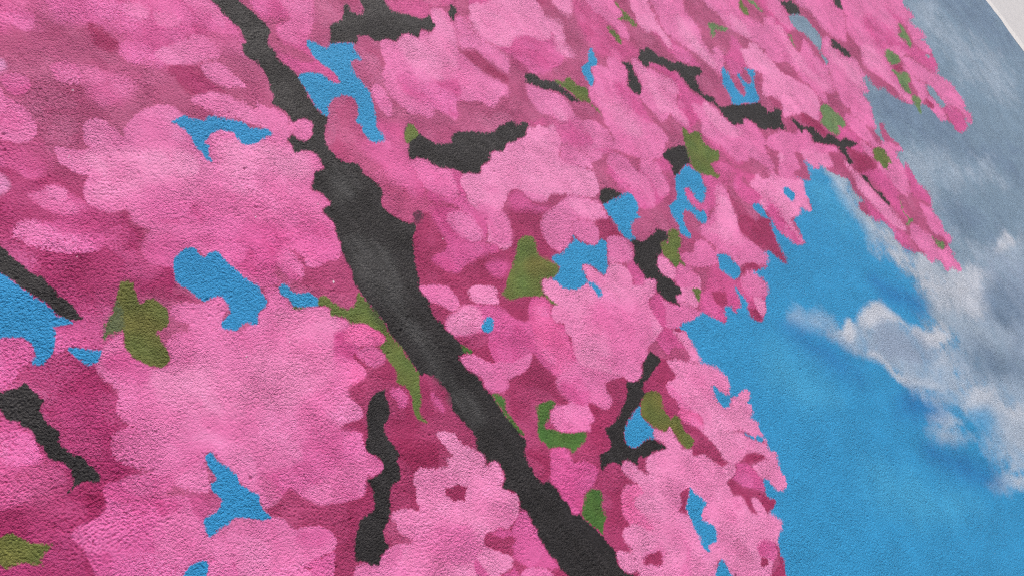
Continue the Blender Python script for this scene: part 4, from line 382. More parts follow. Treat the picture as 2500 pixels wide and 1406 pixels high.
B k 1.2 753.8,684.4 752.9,664.0 757.4,648.3 757.0,633.9 760.2,616.5 764.4,602.9 761.4,585.0 758.5,575.5 749.4,574.0 742.0,555.7 745.2,546.4 752.6,540.0 752.5,523.5 750.9,507.5 743.4,489.4 738.5,474.7 729.6,465.6 729.6,457.4 738.0,444.1 737.2,423.9 742.0,422.1 751.6,423.6 763.2,419.2 766.7,412.7 768.0,406.0 761.3,400.2 751.8,389.4 739.5,386.1 729.8,390.0 725.8,395.6 725.0,400.0 722.7,405.0 714.7,400.0 708.2,399.6 710.4,390.4 706.5,379.9 704.1,372.9 714.9,373.4 729.8,368.3 735.5,361.9 737.1,353.0 734.6,341.8 731.8,332.8 721.4,333.2 711.5,331.4 707.5,325.1 697.8,319.3 690.4,312.6 690.0,306.8 696.5,301.8 701.6,289.5 701.1,275.6 689.9,274.9 681.9,272.7 680.7,263.3 684.5,249.6 683.7,242.0 677.2,235.3 673.8,223.1 669.2,209.6 661.7,197.8 660.6,188.5 659.8,177.2 657.9,168.4 652.0,159.8 647.2,148.8 646.4,142.7 646.1,134.6 646.4,116.9 645.7,97.8 648.9,78.4 645.2,61.1 644.8,47.7 645.9,33.4 646.6,21.3 644.3,3.2 645.0,-8.9 643.1,-21.3 652.1,-24.3 660.8,-32.9 664.9,-49.3 667.8,-67.0 664.8,-80.8 658.1,-88.0 652.9,-96.1 655.4,-111.6 655.4,-127.3 656.5,-139.1 654.3,-149.2 649.1,-157.2 643.6,-162.9 645.8,-168.4 649.8,-177.2 644.2,-186.7 638.4,-190.1 644.2,-190.6 652.9,-192.2 659.3,-196.1 660.0,-208.4 656.7,-219.6 648.9,-227.3 639.4,-231.6 643.0,-238.3 649.6,-247.4 653.2,-254.1 651.0,-264.1 642.9,-273.3 647.6,-282.9 646.9,-294.0 643.2,-302.7 643.5,-312.7 638.0,-325.7 637.3,-336.7 636.5,-347.7 634.3,-357.4 638.7,-368.9 635.4,-379.6 633.6,-383.9 639.0,-394.4 638.9,-417.6 743.3,-509.7 738.6,-486.3 734.1,-479.1 728.1,-467.7 726.1,-455.8 730.9,-443.7 738.2,-437.6 736.2,-425.6 736.7,-411.7 735.1,-402.2 734.3,-389.2 730.7,-376.1 725.6,-361.7 725.2,-351.2 716.1,-345.9 713.3,-337.6 717.3,-328.6 715.0,-314.6 717.4,-304.3 718.6,-295.1 714.7,-279.9 721.0,-276.7 712.7,-276.4 703.7,-271.5 701.8,-259.9 702.2,-246.2 707.3,-227.9 715.2,-217.6 727.2,-206.0 726.4,-193.2 732.0,-179.6 732.5,-165.6 725.6,-158.8 727.3,-143.7 728.9,-128.5 729.8,-116.8 727.0,-108.8 725.0,-97.3 729.1,-87.7 725.1,-72.9 719.9,-59.4 718.8,-44.4 723.2,-37.1 738.1,-40.3 736.5,-31.1 739.3,-22.7 737.3,-11.2 735.3,0.3 730.5,11.4 733.8,17.6 731.4,31.3 729.4,42.7 733.9,54.4 740.4,62.9 738.4,74.3 740.0,89.8 744.5,94.7 752.3,100.7 756.4,110.9 764.3,125.3 772.7,137.5 781.6,147.5 790.2,160.0 799.7,167.9 812.4,176.5 814.6,181.8 805.4,188.4 795.9,197.3 788.6,211.3 781.9,223.0 780.2,232.2 784.5,242.8 796.9,251.8 801.3,262.5 800.9,273.3 795.3,286.4 791.9,296.3 793.2,306.3 794.5,316.3 784.9,321.4 772.2,331.0 767.9,342.2 767.1,355.1 766.3,367.9 767.9,372.7 776.3,386.0 785.7,395.0 795.5,401.7 801.6,412.2 796.9,420.3 795.6,435.5 796.1,450.2 799.6,465.9 801.4,482.2 804.0,494.1 802.3,503.2 796.3,517.8 792.1,531.8 795.5,547.7 794.3,562.8 803.4,575.0 814.8,584.5 812.6,604.3 810.1,617.8 804.4,638.4 800.2,652.2 801.1,673.2
W k2 12 737.0,328.5 763.6,306.6 765.2,280.9 731.6,267.4 716.5,286.7
W k2 10 679.4,214.3 706.8,210.4 734.5,176.0 732.4,146.4 710.0,107.0 696.0,64.4 697.8,13.2 691.8,-33.2 691.7,-73.1 680.2,-85.3 669.0,-57.9 659.8,-2.7 663.6,53.8 667.5,110.7 660.9,155.0
W k3 9.3 752.9,197.5 795.0,176.6 772.8,145.9 750.8,167.6
W k2 8.9 665.2,-75.1 693.6,-84.4 692.8,-119.8 679.7,-138.6 665.1,-114.5
B k 1.4 1027.5,610.1 1026.4,596.1 1026.9,593.6 1023.6,580.2 1013.9,568.6 1001.7,569.5 993.8,578.5 995.4,589.8 993.9,597.2 986.5,594.4 974.1,579.0 959.2,566.9 936.6,566.2 925.2,558.0 915.9,544.9 903.7,528.2 918.8,526.0 948.4,517.2 958.0,516.7 969.3,527.2 979.0,526.7 990.0,521.3 994.1,510.7 1003.1,505.8 1020.7,507.7 1034.7,498.9 1043.5,496.3 1060.7,503.3 1078.4,504.3 1087.8,495.5 1095.8,488.3 1116.8,502.0 1132.2,492.8 1153.3,499.4 1155.1,511.4 1158.8,525.5 1140.4,521.7 1124.0,529.8 1113.4,537.5 1100.6,545.8 1083.4,555.2 1080.6,568.1 1081.8,582.4 1080.7,597.2
B k 1.2 1230.6,532.5 1236.4,518.0 1215.1,505.5 1205.4,495.2 1203.6,503.4 1207.4,517.8 1220.3,524.8
B k 1.4 915.7,331.3 938.9,342.7 940.8,323.8 950.8,310.7 957.8,294.2 992.4,276.5 998.1,282.6 1017.8,291.3 1056.1,281.1 1075.1,268.8 1099.7,261.6 1135.6,265.0 1165.3,261.2 1174.5,250.1 1190.1,251.8 1200.8,245.2 1195.7,236.9 1183.1,231.5 1171.3,223.5 1144.5,224.1 1127.1,223.6 1114.3,227.3 1102.6,222.2 1088.7,218.1 1075.9,224.6 1060.4,224.9 1046.5,214.0 1020.9,213.0 1007.5,202.3 985.9,214.0 972.0,217.8 968.9,223.7 954.5,235.7 934.0,246.8 924.9,260.9 919.0,272.4 903.1,281.3 894.5,280.5 891.6,286.1 897.9,299.1 911.9,309.1 911.8,314.9
B k 1.4 1285.8,337.7 1298.8,336.1 1314.0,325.8 1322.3,312.2 1340.6,300.6 1357.1,297.8 1360.7,282.9 1367.9,264.0 1374.4,247.9 1383.1,233.8 1357.6,240.1 1351.9,253.1 1339.8,271.0 1324.3,281.8 1303.4,294.4 1287.0,310.7 1274.9,320.1 1280.3,328.9
B k 1.5 1604.4,270.5 1635.7,256.1 1626.7,240.7 1619.5,218.8 1615.0,199.1 1605.3,187.4 1585.3,179.3 1572.5,192.8 1568.3,209.1 1585.5,227.1 1601.2,240.0 1605.6,259.6
B k 1.7 1707.3,277.2 1723.4,269.2 1742.6,276.1 1750.3,261.1 1758.9,242.5 1782.5,222.4 1790.3,207.1 1816.5,205.3 1836.9,185.8 1858.6,175.6 1884.9,163.9 1878.5,146.0 1843.9,147.5 1830.5,142.2 1833.5,131.4 1822.2,118.9 1820.1,100.1 1846.8,84.2 1850.8,69.7 1847.7,54.4 1869.6,43.1 1905.8,36.7 1949.5,20.9 2033.8,-2.6 2031.4,-8.7 2039.6,-22.1 2039.5,-36.1 2063.2,-44.8 2087.3,-39.5 2101.8,-59.1 2079.9,-72.2 2064.1,-91.0 2065.3,-109.0 2056.9,-109.3 2026.4,-90.4 2009.0,-87.1 1980.4,-72.6 1951.3,-68.1 1940.3,-43.5 1931.6,-26.6 1920.7,-15.8 1904.5,-13.0 1888.3,-23.6 1866.2,-11.8 1846.3,-7.5 1835.1,19.7 1837.3,38.5 1835.3,58.9 1819.0,77.8 1807.9,91.5 1804.9,102.2 1793.0,119.3 1784.1,138.4 1784.1,151.3 1782.2,171.2 1778.3,185.3 1758.7,191.7 1748.1,204.6 1728.9,223.4 1705.3,234.1 1689.4,229.8 1674.6,234.5 1676.5,252.5 1674.7,259.2 1693.2,265.9
B k 2 2557.4,240.8 2547.7,218.8 2576.4,203.5 2613.8,198.3 2630.2,169.3 2613.5,148.8 2597.1,144.8 2544.2,162.9 2549.1,181.9 2542.9,199.7 2544.6,227.7
B k 1.9 2935.0,136.2 2982.0,124.7 2946.4,97.4 2928.8,79.5 2909.6,93.4 2902.1,113.1
B k 2 2695.1,21.8 2715.7,-1.2 2731.3,-27.1 2746.9,-53.2 2720.6,-66.3 2694.8,-45.6 2686.3,-22.0 2661.0,-1.8
B k 1.8 2123.8,-88.7 2138.7,-108.7 2148.6,-127.0 2170.1,-138.9 2197.1,-152.9 2208.7,-175.8 2222.4,-197.8 2246.9,-194.6 2275.2,-209.4 2281.9,-230.9 2294.2,-239.6 2317.7,-237.6 2357.0,-268.7 2367.3,-279.0 2316.4,-273.6 2298.5,-262.5 2277.8,-272.9 2269.5,-307.0 2261.4,-311.0 2244.0,-299.9 2252.1,-280.9 2244.2,-255.3 2243.0,-236.2 2193.2,-208.6 2147.1,-180.6 2157.3,-170.2 2154.9,-147.5 2138.5,-137.5 2122.3,-142.0 2117.5,-125.7 2115.1,-103.3
B k 0.99 272.8,419.9 279.2,410.5 281.9,402.9 282.8,390.1 285.8,380.7 288.1,370.2 290.2,361.3 297.2,354.4 295.7,345.8 298.1,337.3 298.6,327.6 301.9,316.4 305.1,305.1 303.7,296.5 306.1,285.7 299.0,286.8 290.3,293.5 283.8,303.5 282.5,313.6 281.1,323.6 275.2,336.3 270.9,349.4 268.7,353.8 266.9,364.9 264.2,372.5 261.5,380.0 256.6,391.8
B k 0.93 183.2,256.6 189.6,252.3 198.9,249.0 206.5,248.3 212.2,250.3 213.9,243.4 215.1,233.7 217.0,225.1 218.4,219.7 211.3,215.7 208.0,206.3 206.8,198.4 208.2,187.2 211.7,179.4 204.7,169.8 206.1,158.6 208.8,149.3 213.5,141.4 215.4,132.6 215.8,123.5 216.8,115.4 215.5,110.5 212.6,106.8 206.8,111.3 202.7,114.4 195.8,116.9 190.8,116.4 182.4,114.3 180.6,117.1 187.6,118.9 191.6,121.6 194.2,129.7 196.3,136.8 196.1,144.2 193.9,150.2 189.7,154.8 187.3,162.3 188.3,171.7 186.5,180.2 187.7,187.9 188.9,195.7 185.1,206.5 182.8,213.9 176.9,220.9 176.7,228.2 177.3,234.9 174.9,242.2
B k 1.5 1624.2,21.3 1614.5,22.2 1584.1,31.5 1536.7,39.0 1508.7,33.0 1514.4,10.3 1501.2,-18.9 1524.9,-20.5 1565.1,-14.2 1584.7,-19.6 1601.3,0.5 1614.5,22.2
B k 1.3 1252.6,48.2 1266.6,49.7 1288.2,39.9 1299.1,24.3 1300.8,16.8 1261.2,20.6 1235.8,23.3 1234.2,35.8
B k 1.3 1325.9,-82.6 1335.1,-89.8 1350.7,-103.1 1339.2,-119.1 1313.2,-113.9 1297.2,-129.8 1278.1,-130.4 1265.3,-136.9 1252.6,-153.7 1258.5,-170.0 1266.5,-184.9 1269.1,-197.0 1273.0,-208.1 1263.1,-218.9 1245.9,-214.4 1238.6,-223.3 1236.6,-235.2 1229.5,-223.2 1214.7,-207.0 1210.3,-186.4 1212.3,-174.6 1227.0,-163.2 1205.2,-146.0 1209.7,-135.6 1208.5,-119.5 1207.3,-103.5 1223.4,-93.9 1235.8,-76.9 1237.8,-64.9 1253.5,-72.9 1270.8,-87.0 1289.8,-86.0 1314.7,-87.8
B k 1.1 516.3,-38.7 533.1,-18.6 541.2,-11.4 552.9,-4.7 563.1,-2.4 574.2,-4.2 582.3,-5.9 574.5,-13.8 571.4,-24.8 566.1,-36.0 558.7,-42.0 546.6,-46.4 539.2,-55.1 536.6,-67.8 537.5,-81.3 535.5,-90.8 526.6,-98.7 522.4,-108.3 518.6,-116.3 509.8,-120.3 499.9,-119.9 491.7,-122.4 484.7,-129.3 474.5,-142.4 465.2,-150.7 454.4,-154.1 446.3,-161.3 441.7,-171.3 442.8,-179.1 433.7,-178.3 425.0,-179.5 415.3,-186.4 408.7,-180.7 404.6,-172.2 400.0,-166.6 393.8,-162.9 400.0,-153.2 405.5,-144.3 414.0,-136.3 424.8,-129.9 433.0,-124.6 442.1,-125.1 454.5,-126.4 460.9,-121.1 468.6,-109.6 471.3,-99.5 473.1,-90.3 482.1,-93.7 495.1,-94.8 505.6,-92.0 507.1,-80.6 501.9,-67.7 498.6,-59.9 500.7,-52.6 512.5,-43.2
B k 1.2 1082.7,-252.9 1090.7,-262.8 1094.1,-279.7 1076.9,-283.3 1055.5,-283.9 1038.9,-287.4 1017.8,-285.3 1006.5,-294.3 1008.1,-302.4 991.7,-303.0 976.6,-309.0 956.6,-306.7 945.0,-310.1 929.6,-310.6 915.4,-316.3 908.2,-319.3 899.5,-326.4 896.6,-337.7 901.1,-348.8 912.9,-354.1 928.6,-356.5 939.0,-357.2 953.8,-366.8 960.1,-377.1 967.2,-396.1 946.4,-387.7 931.5,-381.2 912.4,-378.4 904.2,-370.0 894.1,-369.2 885.1,-373.6 877.1,-356.6 866.4,-350.8 854.0,-352.4 847.6,-343.2 837.5,-334.5 825.6,-333.2 815.0,-333.7 816.8,-326.5 829.7,-312.6 839.1,-313.1 855.9,-318.9 866.1,-313.2 870.8,-303.5 874.0,-294.8 874.0,-289.0 885.7,-290.8 902.9,-294.0 930.7,-288.7 955.7,-283.1 975.2,-273.3 985.6,-261.7 1001.0,-270.7 1015.7,-274.5 1031.9,-270.9 1046.7,-259.1 1064.0,-258.1 1075.3,-255.6
B k 1.6 2265.2,-353.8 2286.9,-363.3 2280.0,-386.6 2278.5,-412.3 2299.0,-432.9 2296.1,-454.3 2298.8,-470.6 2285.7,-473.9 2278.3,-457.3 2275.7,-433.5 2270.3,-416.1 2266.4,-388.1 2259.8,-366.4
W kk 5.5 822.6,199.3 837.7,196.4 838.1,185.3 824.3,181.3 815.9,183.3
S b 0.98 868.2,550.9 875.8,543.1 885.2,531.5 893.7,524.5 902.6,529.7 918.8,526.0 946.4,517.8 941.4,505.7 940.3,492.3 938.8,481.4 926.5,487.6 916.2,484.1 908.4,468.6 906.4,451.4 909.3,437.0 911.6,424.9 905.3,411.5 897.6,396.4 889.9,381.4 876.7,359.9 874.3,345.4 874.7,334.2 859.4,333.7 846.6,338.9 843.1,357.7 848.6,372.9 846.3,384.6 861.0,396.5 868.9,409.0 871.3,423.5 861.8,432.4 845.1,435.0 827.1,432.7 815.6,424.0 809.5,413.5 800.5,413.6 796.9,420.3 795.6,435.5 796.1,450.2 799.6,465.9 801.4,482.2 801.4,490.7 811.9,495.8 830.9,491.7 846.2,482.4 852.5,467.2 856.8,458.1 866.3,458.2 870.0,465.7 868.6,481.5 860.4,497.4 855.8,511.9 857.7,528.8 860.5,541.1
S b 1.3 1540.2,330.5 1537.7,316.5 1530.1,298.3 1520.2,289.8 1493.4,289.6 1482.2,276.0 1474.2,261.4 1456.8,250.1 1447.5,253.3 1452.2,268.7 1453.8,285.3 1457.0,295.6 1475.9,301.0 1498.3,305.4 1519.5,322.1
S b 1.5 1981.4,132.9 1989.3,120.0 1980.1,95.6 1975.5,69.7 1977.6,48.4 1981.0,37.0 1996.9,38.2 2012.0,57.2 2014.4,77.2 2017.9,93.4 2038.9,93.4 2030.7,78.7 2040.0,61.6 2050.6,54.5 2073.3,64.5 2079.4,87.2 2084.3,99.8 2101.3,87.2 2120.9,80.9 2111.0,69.8 2076.8,52.7 2054.0,28.8 2046.8,10.3 2032.6,1.3 2002.5,5.2 1961.7,19.9 1925.8,27.8 1909.0,38.9 1926.5,59.5 1929.9,75.2 1928.9,92.4 1947.7,109.8 1960.0,122.7
S e 1.8 2539.5,160.1 2595.5,149.4 2620.0,130.5 2633.2,110.4 2628.1,91.0 2636.2,68.0 2631.1,40.4 2593.2,22.6 2557.7,8.8 2559.2,-12.0 2562.3,-29.3 2538.4,-33.9 2538.5,-17.8 2551.3,10.7 2553.1,38.6 2548.5,68.4 2540.7,90.9 2515.7,114.1 2520.5,132.9 2520.6,149.0
S e 2.1 3144.4,-321.0 3178.9,-342.3 3176.5,-374.7 3180.7,-404.8 3176.1,-431.7 3126.6,-418.4 3120.5,-383.3 3120.7,-345.8
S e 1.9 3327.5,-242.9 3358.0,-247.4 3359.1,-260.1 3333.2,-257.0
S B 0.78 257.3,392.9 261.5,380.0 264.2,372.5 266.9,364.9 268.8,354.0 270.9,349.4 275.2,336.3 281.1,323.6 282.5,313.6 283.8,303.5 290.3,293.5 293.4,286.2 288.3,286.1 280.6,290.0 271.9,292.1 270.8,285.1 263.4,276.0 255.1,264.4 246.7,260.6 240.0,257.4 235.4,259.7 230.4,265.1 237.4,271.1 240.7,276.5 242.0,284.7 241.2,291.2 237.1,298.2 223.4,306.6 211.1,312.7
S B 0.74 271.4,261.8 278.9,258.6 287.7,250.1 299.1,241.3 297.4,237.7 288.6,230.9 280.0,231.7 275.8,235.2 273.2,245.3 270.3,254.8
S B 0.92 565.6,489.1 576.7,490.5 587.9,492.0 594.0,485.9 603.0,478.7 608.9,474.6 620.2,478.0 632.0,471.6 647.2,462.0 659.7,453.4 664.2,443.8 674.3,434.0 685.5,430.6 691.8,423.2 692.9,416.7 683.3,414.5 670.8,413.6 657.4,411.1 644.5,414.3 635.1,422.0 636.2,439.0 627.4,447.3 619.4,451.4 606.4,450.8 593.2,444.6 586.8,440.4 591.9,432.7 584.7,430.0 581.3,420.1 577.9,410.3 571.8,416.6 573.9,426.9 572.2,437.0 571.9,446.4 574.9,463.2 571.2,477.7 566.2,485.2
S B 0.84 441.3,301.2 447.9,306.3 461.2,309.8 470.5,309.3 477.2,305.0 477.2,298.0 478.7,288.4 487.1,291.0 497.9,289.8 502.0,281.4 501.7,269.1 504.7,256.7 508.1,242.3 512.1,231.1 517.1,221.1 517.5,214.4 516.2,207.9 515.9,195.5 513.4,189.7 504.9,185.6 492.0,182.5 484.7,172.6 480.5,171.6 472.8,179.7 465.1,180.8 454.9,178.3 447.9,182.5 439.1,193.0 447.4,200.1 460.5,204.5 464.6,212.6 466.1,224.0 464.0,230.4 456.2,233.1 444.6,232.8 439.5,239.2 436.1,248.0 433.3,259.9 429.3,270.0 427.4,276.2 431.9,287.4 435.9,295.5
S b 0.89 543.4,201.9 551.9,204.6 554.2,197.8 555.4,189.5 559.3,179.9 572.3,174.4 579.7,166.5 581.0,158.2 580.7,152.8 573.9,149.2 564.9,152.6 551.2,159.6 542.9,163.5 541.6,171.6 542.6,180.2 538.4,191.7 540.1,200.0
S b 1.3 1565.1,-14.2 1575.2,-30.5 1589.8,-51.7 1576.8,-72.9 1571.6,-88.4 1539.5,-103.3 1522.9,-107.3 1514.7,-97.6 1515.6,-77.6 1520.6,-62.4 1504.3,-55.0 1495.4,-65.5 1484.9,-80.8 1488.8,-97.1 1492.8,-113.4 1509.7,-124.4 1504.8,-139.4 1480.7,-145.0 1469.6,-133.8 1468.1,-115.9 1465.0,-103.0 1451.7,-93.8 1436.2,-97.8 1421.6,-116.0 1417.0,-130.6 1414.7,-143.4 1409.0,-147.6 1395.2,-139.2 1386.4,-123.7 1396.8,-112.2 1400.6,-94.6 1406.7,-75.2 1419.6,-61.7 1441.8,-63.6 1459.7,-57.7 1482.7,-36.6 1504.5,-20.3 1524.9,-20.5
S b 1.2 1234.8,22.5 1261.2,20.6 1298.4,16.6 1318.6,15.4 1330.5,7.2 1329.7,-11.4 1322.6,-24.3 1307.2,-33.1 1307.2,-43.8 1284.5,-40.8 1262.3,-48.4 1253.6,-62.4 1252.9,-70.0 1242.0,-68.4 1230.0,-60.9 1226.8,-46.4 1230.1,-29.8 1230.8,-12.0 1228.9,7.1
S b 1.1 1109.4,10.0 1111.7,-1.0 1123.5,-16.8 1138.9,-29.7 1152.2,-31.5 1161.0,-27.2 1172.4,-34.3 1174.2,-42.8 1153.9,-60.1 1138.1,-76.8 1119.1,-86.3 1110.9,-86.8 1106.2,-74.4 1098.7,-58.1 1090.7,-48.9 1079.8,-45.6 1071.3,-53.1 1067.9,-65.8 1063.9,-75.6 1052.2,-76.4 1040.0,-77.7 1024.1,-72.8 1000.1,-57.0 999.3,-51.6 997.2,-41.1 993.0,-29.5 1015.3,-27.5 1025.5,-21.3 1023.9,-13.3 1020.2,-4.2 1028.9,0.7 1042.5,0.7 1051.3,-3.9 1074.9,-1.7 1096.6,1.8
S b 1 1061.1,-76.5 1072.6,-84.1 1078.0,-95.6 1075.8,-110.3 1068.4,-113.4 1060.0,-111.0 1062.8,-100.6 1061.7,-90.4
S b 1.3 1682.2,-191.2 1713.0,-196.3 1716.8,-210.6 1709.1,-232.0 1705.3,-242.7 1692.2,-230.1 1684.0,-210.6
S b 1.2 1447.4,-213.8 1475.6,-228.6 1483.4,-249.9 1486.5,-274.6 1458.8,-285.3 1444.0,-280.1 1434.1,-260.5 1424.2,-241.0 1437.3,-228.3
S b 0.88 799.7,-17.8 811.4,-14.2 822.9,-16.7 824.2,-23.9 812.7,-34.1 800.1,-37.1 792.3,-28.1 791.9,-21.6
S b 1 975.1,-310.2 967.3,-321.0 965.2,-333.4 970.3,-350.8 963.7,-359.0 956.6,-367.7 941.0,-358.7 928.6,-356.5 912.9,-354.1 901.1,-348.8 896.6,-337.7 899.5,-326.4 908.2,-319.3 915.4,-316.3 929.6,-310.6 945.0,-310.1 956.6,-306.7
S B 0.76 326.1,64.0 332.1,62.0 331.3,52.2 334.5,41.8 337.7,31.4 339.9,21.7 337.1,9.3 341.3,-2.0 345.3,-11.6 346.8,-16.0 342.3,-25.3 340.7,-37.0 341.7,-47.4 337.7,-47.4 329.7,-43.3 325.9,-37.8 318.9,-30.5 310.9,-22.5 303.8,-19.9 297.4,-22.5 285.5,-20.6 275.0,-21.1 270.4,-17.4 271.8,-9.3 277.5,-0.2 283.5,1.2 295.3,-0.6 307.9,6.7 306.9,13.7 306.5,23.5 308.9,31.1 315.9,30.5 317.6,37.1 318.8,47.2 320.8,58.5
S B 0.72 219.8,-40.4 231.1,-33.9 240.1,-32.7 246.9,-34.8 252.2,-39.3 252.1,-44.5 245.5,-50.9 237.7,-56.1
S b 0.94 952.7,-477.0 955.2,-490.4 961.2,-504.3 963.7,-517.8 953.6,-518.9 937.0,-521.6 932.5,-533.9 941.9,-548.3 942.9,-562.8 926.4,-574.1 917.9,-568.1 906.9,-566.8 898.7,-575.6 893.5,-564.5 894.5,-551.9 902.2,-540.5 902.7,-525.3 908.6,-512.2 913.9,-496.3 917.9,-490.5 935.1,-483.8
S b 0.93 908.5,-598.4 912.6,-607.5 910.2,-621.1 903.8,-640.2 870.8,-611.2 892.0,-600.9
S b 0.97 1162.4,-501.3 1170.4,-509.5 1177.7,-525.0 1171.5,-525.5 1161.8,-508.4
S b 0.98 1183.3,-526.5 1194.0,-531.6 1196.5,-543.6 1189.2,-544.7 1178.6,-534.5
S b 0.95 1124.7,-588.4 1134.2,-595.7 1121.1,-610.3 1104.6,-617.2 1108.2,-605.2
S b 1.3 1857.1,-214.4 1871.2,-219.1 1882.2,-239.0 1884.3,-246.6 1853.8,-255.6 1843.4,-244.3 1838.3,-225.6
L o 0.73 362.6,301.5 368.4,307.1 376.9,304.9 380.1,299.0 377.7,293.1 373.0,277.2 374.1,270.0 382.5,271.8 391.4,267.6 395.2,257.8 395.0,246.3 389.6,236.1 381.9,229.1 372.4,228.2 367.5,229.6 365.9,220.7 364.8,208.2 362.8,196.5 359.9,190.1 354.0,185.7 345.7,186.2 337.7,191.4 330.8,202.2 325.7,213.5 324.7,226.8 327.7,237.7 334.1,249.8 326.5,252.8 317.5,253.5 310.0,250.2 309.6,253.7 316.8,258.7 321.2,265.6 320.7,269.1 329.5,270.2 339.9,280.1 350.5,290.1
W q:0.7 3.6 350.5,290.1 349.7,276.0 334.1,249.8 317.5,253.5 309.1,250.8 321.6,268.5 335.9,276.0
L v 0.98 582.4,157.4 591.4,158.9 597.1,150.9 598.8,140.5 604.3,129.7 610.6,122.2 624.8,121.6 636.3,130.5 645.8,136.8 645.7,121.2 647.9,100.5 648.9,78.4 645.2,61.1 644.8,47.7 645.9,33.4 646.6,21.3 644.3,3.2 645.0,-8.9 643.1,-21.3 632.2,-33.5 619.0,-53.5 607.7,-61.0 604.5,-72.1 606.2,-82.9 601.0,-81.1 595.8,-71.8 597.2,-57.6 606.3,-44.8 612.0,-33.4 611.3,-21.5 602.9,-8.3 611.7,-0.7 615.6,13.9 613.5,26.8 617.1,36.0 613.9,47.5 611.8,52.7 623.9,49.0 632.8,53.1 633.9,66.0 625.9,79.5 618.8,91.5 601.5,100.9 598.4,112.3 588.1,122.1 582.3,127.4 587.1,135.9 582.0,144.5 575.2,148.4
W k 8.7 651.2,127.8 651.2,96.6 648.9,62.8 642.0,80.6 641.0,110.3
L v 0.82 538.4,166.1 544.4,165.4 551.2,159.6 559.1,155.0 546.9,159.0 541.9,162.3
L n 0.92 738.1,-24.0 745.4,-32.6 748.6,-42.9 742.9,-43.4 735.6,-34.7
L n 0.91 731.0,-115.6 742.3,-123.2 744.3,-134.8 735.3,-149.2 732.5,-165.6 733.2,-178.4 732.0,-196.0 727.9,-197.1 725.2,-172.8 725.3,-156.5 726.5,-139.0 728.1,-123.9
L v 1.2 1357.1,297.8 1378.2,288.0 1398.9,292.1 1407.9,278.0 1411.6,262.7 1434.4,249.3 1420.6,237.2 1411.4,218.0 1415.1,202.7 1419.6,184.2 1414.3,194.6 1406.9,214.1 1398.7,225.4 1382.4,236.8 1375.9,252.9 1365.7,273.0 1357.8,283.9
L v 1.4 1653.2,364.0 1660.4,349.7 1664.9,333.1 1663.0,315.1 1648.5,307.2 1642.2,318.2 1643.2,339.3 1643.3,351.5
L v 1.4 1740.3,412.7 1752.8,406.4 1746.9,388.9 1757.6,376.6 1762.4,359.4 1767.2,342.2 1759.3,331.6 1743.8,335.9 1742.9,351.9 1722.8,360.5 1706.8,368.0 1734.3,370.0 1744.0,386.5 1739.3,403.5
L y 1.8 2071.8,255.6 2094.8,252.9 2113.1,237.2 2140.3,222.5 2125.3,212.3 2100.7,219.2 2083.7,231.1 2060.9,219.9 2037.2,212.7 2045.5,227.8 2058.6,241.7
L v 1.7 2331.6,283.9 2324.5,266.5 2320.3,248.6 2324.4,236.1 2303.5,222.6 2287.0,226.9 2281.6,243.4 2291.3,259.8
L y 2 2358.5,273.4 2391.5,253.7 2394.3,229.6 2400.0,212.6 2382.6,217.1 2375.5,238.3 2358.4,258.1
L y 2.2 3294.9,-83.8 3325.0,-97.0 3313.1,-128.1 3301.3,-159.0 3269.1,-178.8 3239.7,-184.5 3239.8,-165.2 3257.9,-151.2 3228.8,-137.9 3226.7,-113.2 3274.1,-112.2
L y 2.1 3051.1,-127.7 3073.7,-148.4 3092.3,-177.4 3075.5,-190.8 3032.3,-191.0 2984.1,-175.6 2980.3,-147.2 2987.3,-138.0
L y 2 2954.4,-188.7 2980.0,-201.5 3001.8,-222.3 3046.4,-227.7 3060.6,-246.2 3040.0,-267.1 2999.5,-271.7 2979.4,-292.1 2963.5,-304.7 2944.0,-288.8 2932.5,-257.9 2954.2,-224.7
L y 2 2967.4,-306.1 2999.1,-326.3 2993.0,-346.9 2961.2,-353.6 2929.9,-378.0 2918.4,-364.8 2928.2,-337.1 2934.1,-316.8
L y 1.7 2315.5,-122.7 2352.8,-122.9 2374.9,-136.6 2383.5,-163.0 2392.0,-189.5 2386.1,-210.5 2360.2,-216.0 2334.7,-198.5 2324.8,-213.8 2298.4,-222.4 2279.3,-207.3 2261.8,-181.7 2259.2,-158.3 2293.3,-144.8 2298.9,-131.8
L y 2.5 2449.9,112.7 2454.3,99.6 2434.7,77.7 2428.7,63.8 2424.3,76.9 2436.3,96.9
L v 1.4 1644.7,60.7 1653.7,51.0 1657.3,37.4 1683.9,36.2 1691.3,20.9 1682.8,2.5 1695.0,-26.0 1710.9,-35.7 1694.9,-50.9 1669.0,-52.3 1651.7,-48.1 1646.2,-64.1 1647.9,-83.2 1632.7,-85.6 1619.4,-70.7 1597.5,-58.1 1583.8,-40.1 1582.1,-21.5 1595.2,-0.0 1611.0,23.6
L v 1 911.8,323.9 930.4,339.1 940.1,341.1 947.4,337.2 944.8,322.2 938.8,315.5 923.0,312.7 906.1,311.4
L v 1.1 995.4,62.7 1010.5,58.6 1017.1,49.3 1013.9,36.9 1003.2,23.6 1003.7,11.6 1012.2,-2.3 1023.9,-13.3 1023.9,-22.8 1009.9,-29.3 993.0,-29.5 972.8,-20.6 961.0,-25.7 957.8,-31.7 953.4,-38.9 957.4,-59.5 963.5,-72.1 959.9,-72.4 952.9,-63.7 949.9,-48.3 933.4,-36.6 902.7,-21.4 883.2,-16.9 880.9,-13.4 873.0,2.2 889.0,6.4 901.8,16.2 930.6,29.8 946.5,39.4 967.9,51.2 980.8,60.8
W o 8.9 968.3,21.0 1002.6,7.5 1021.2,-18.9 1004.1,-28.5 974.3,-19.2 958.5,-3.6
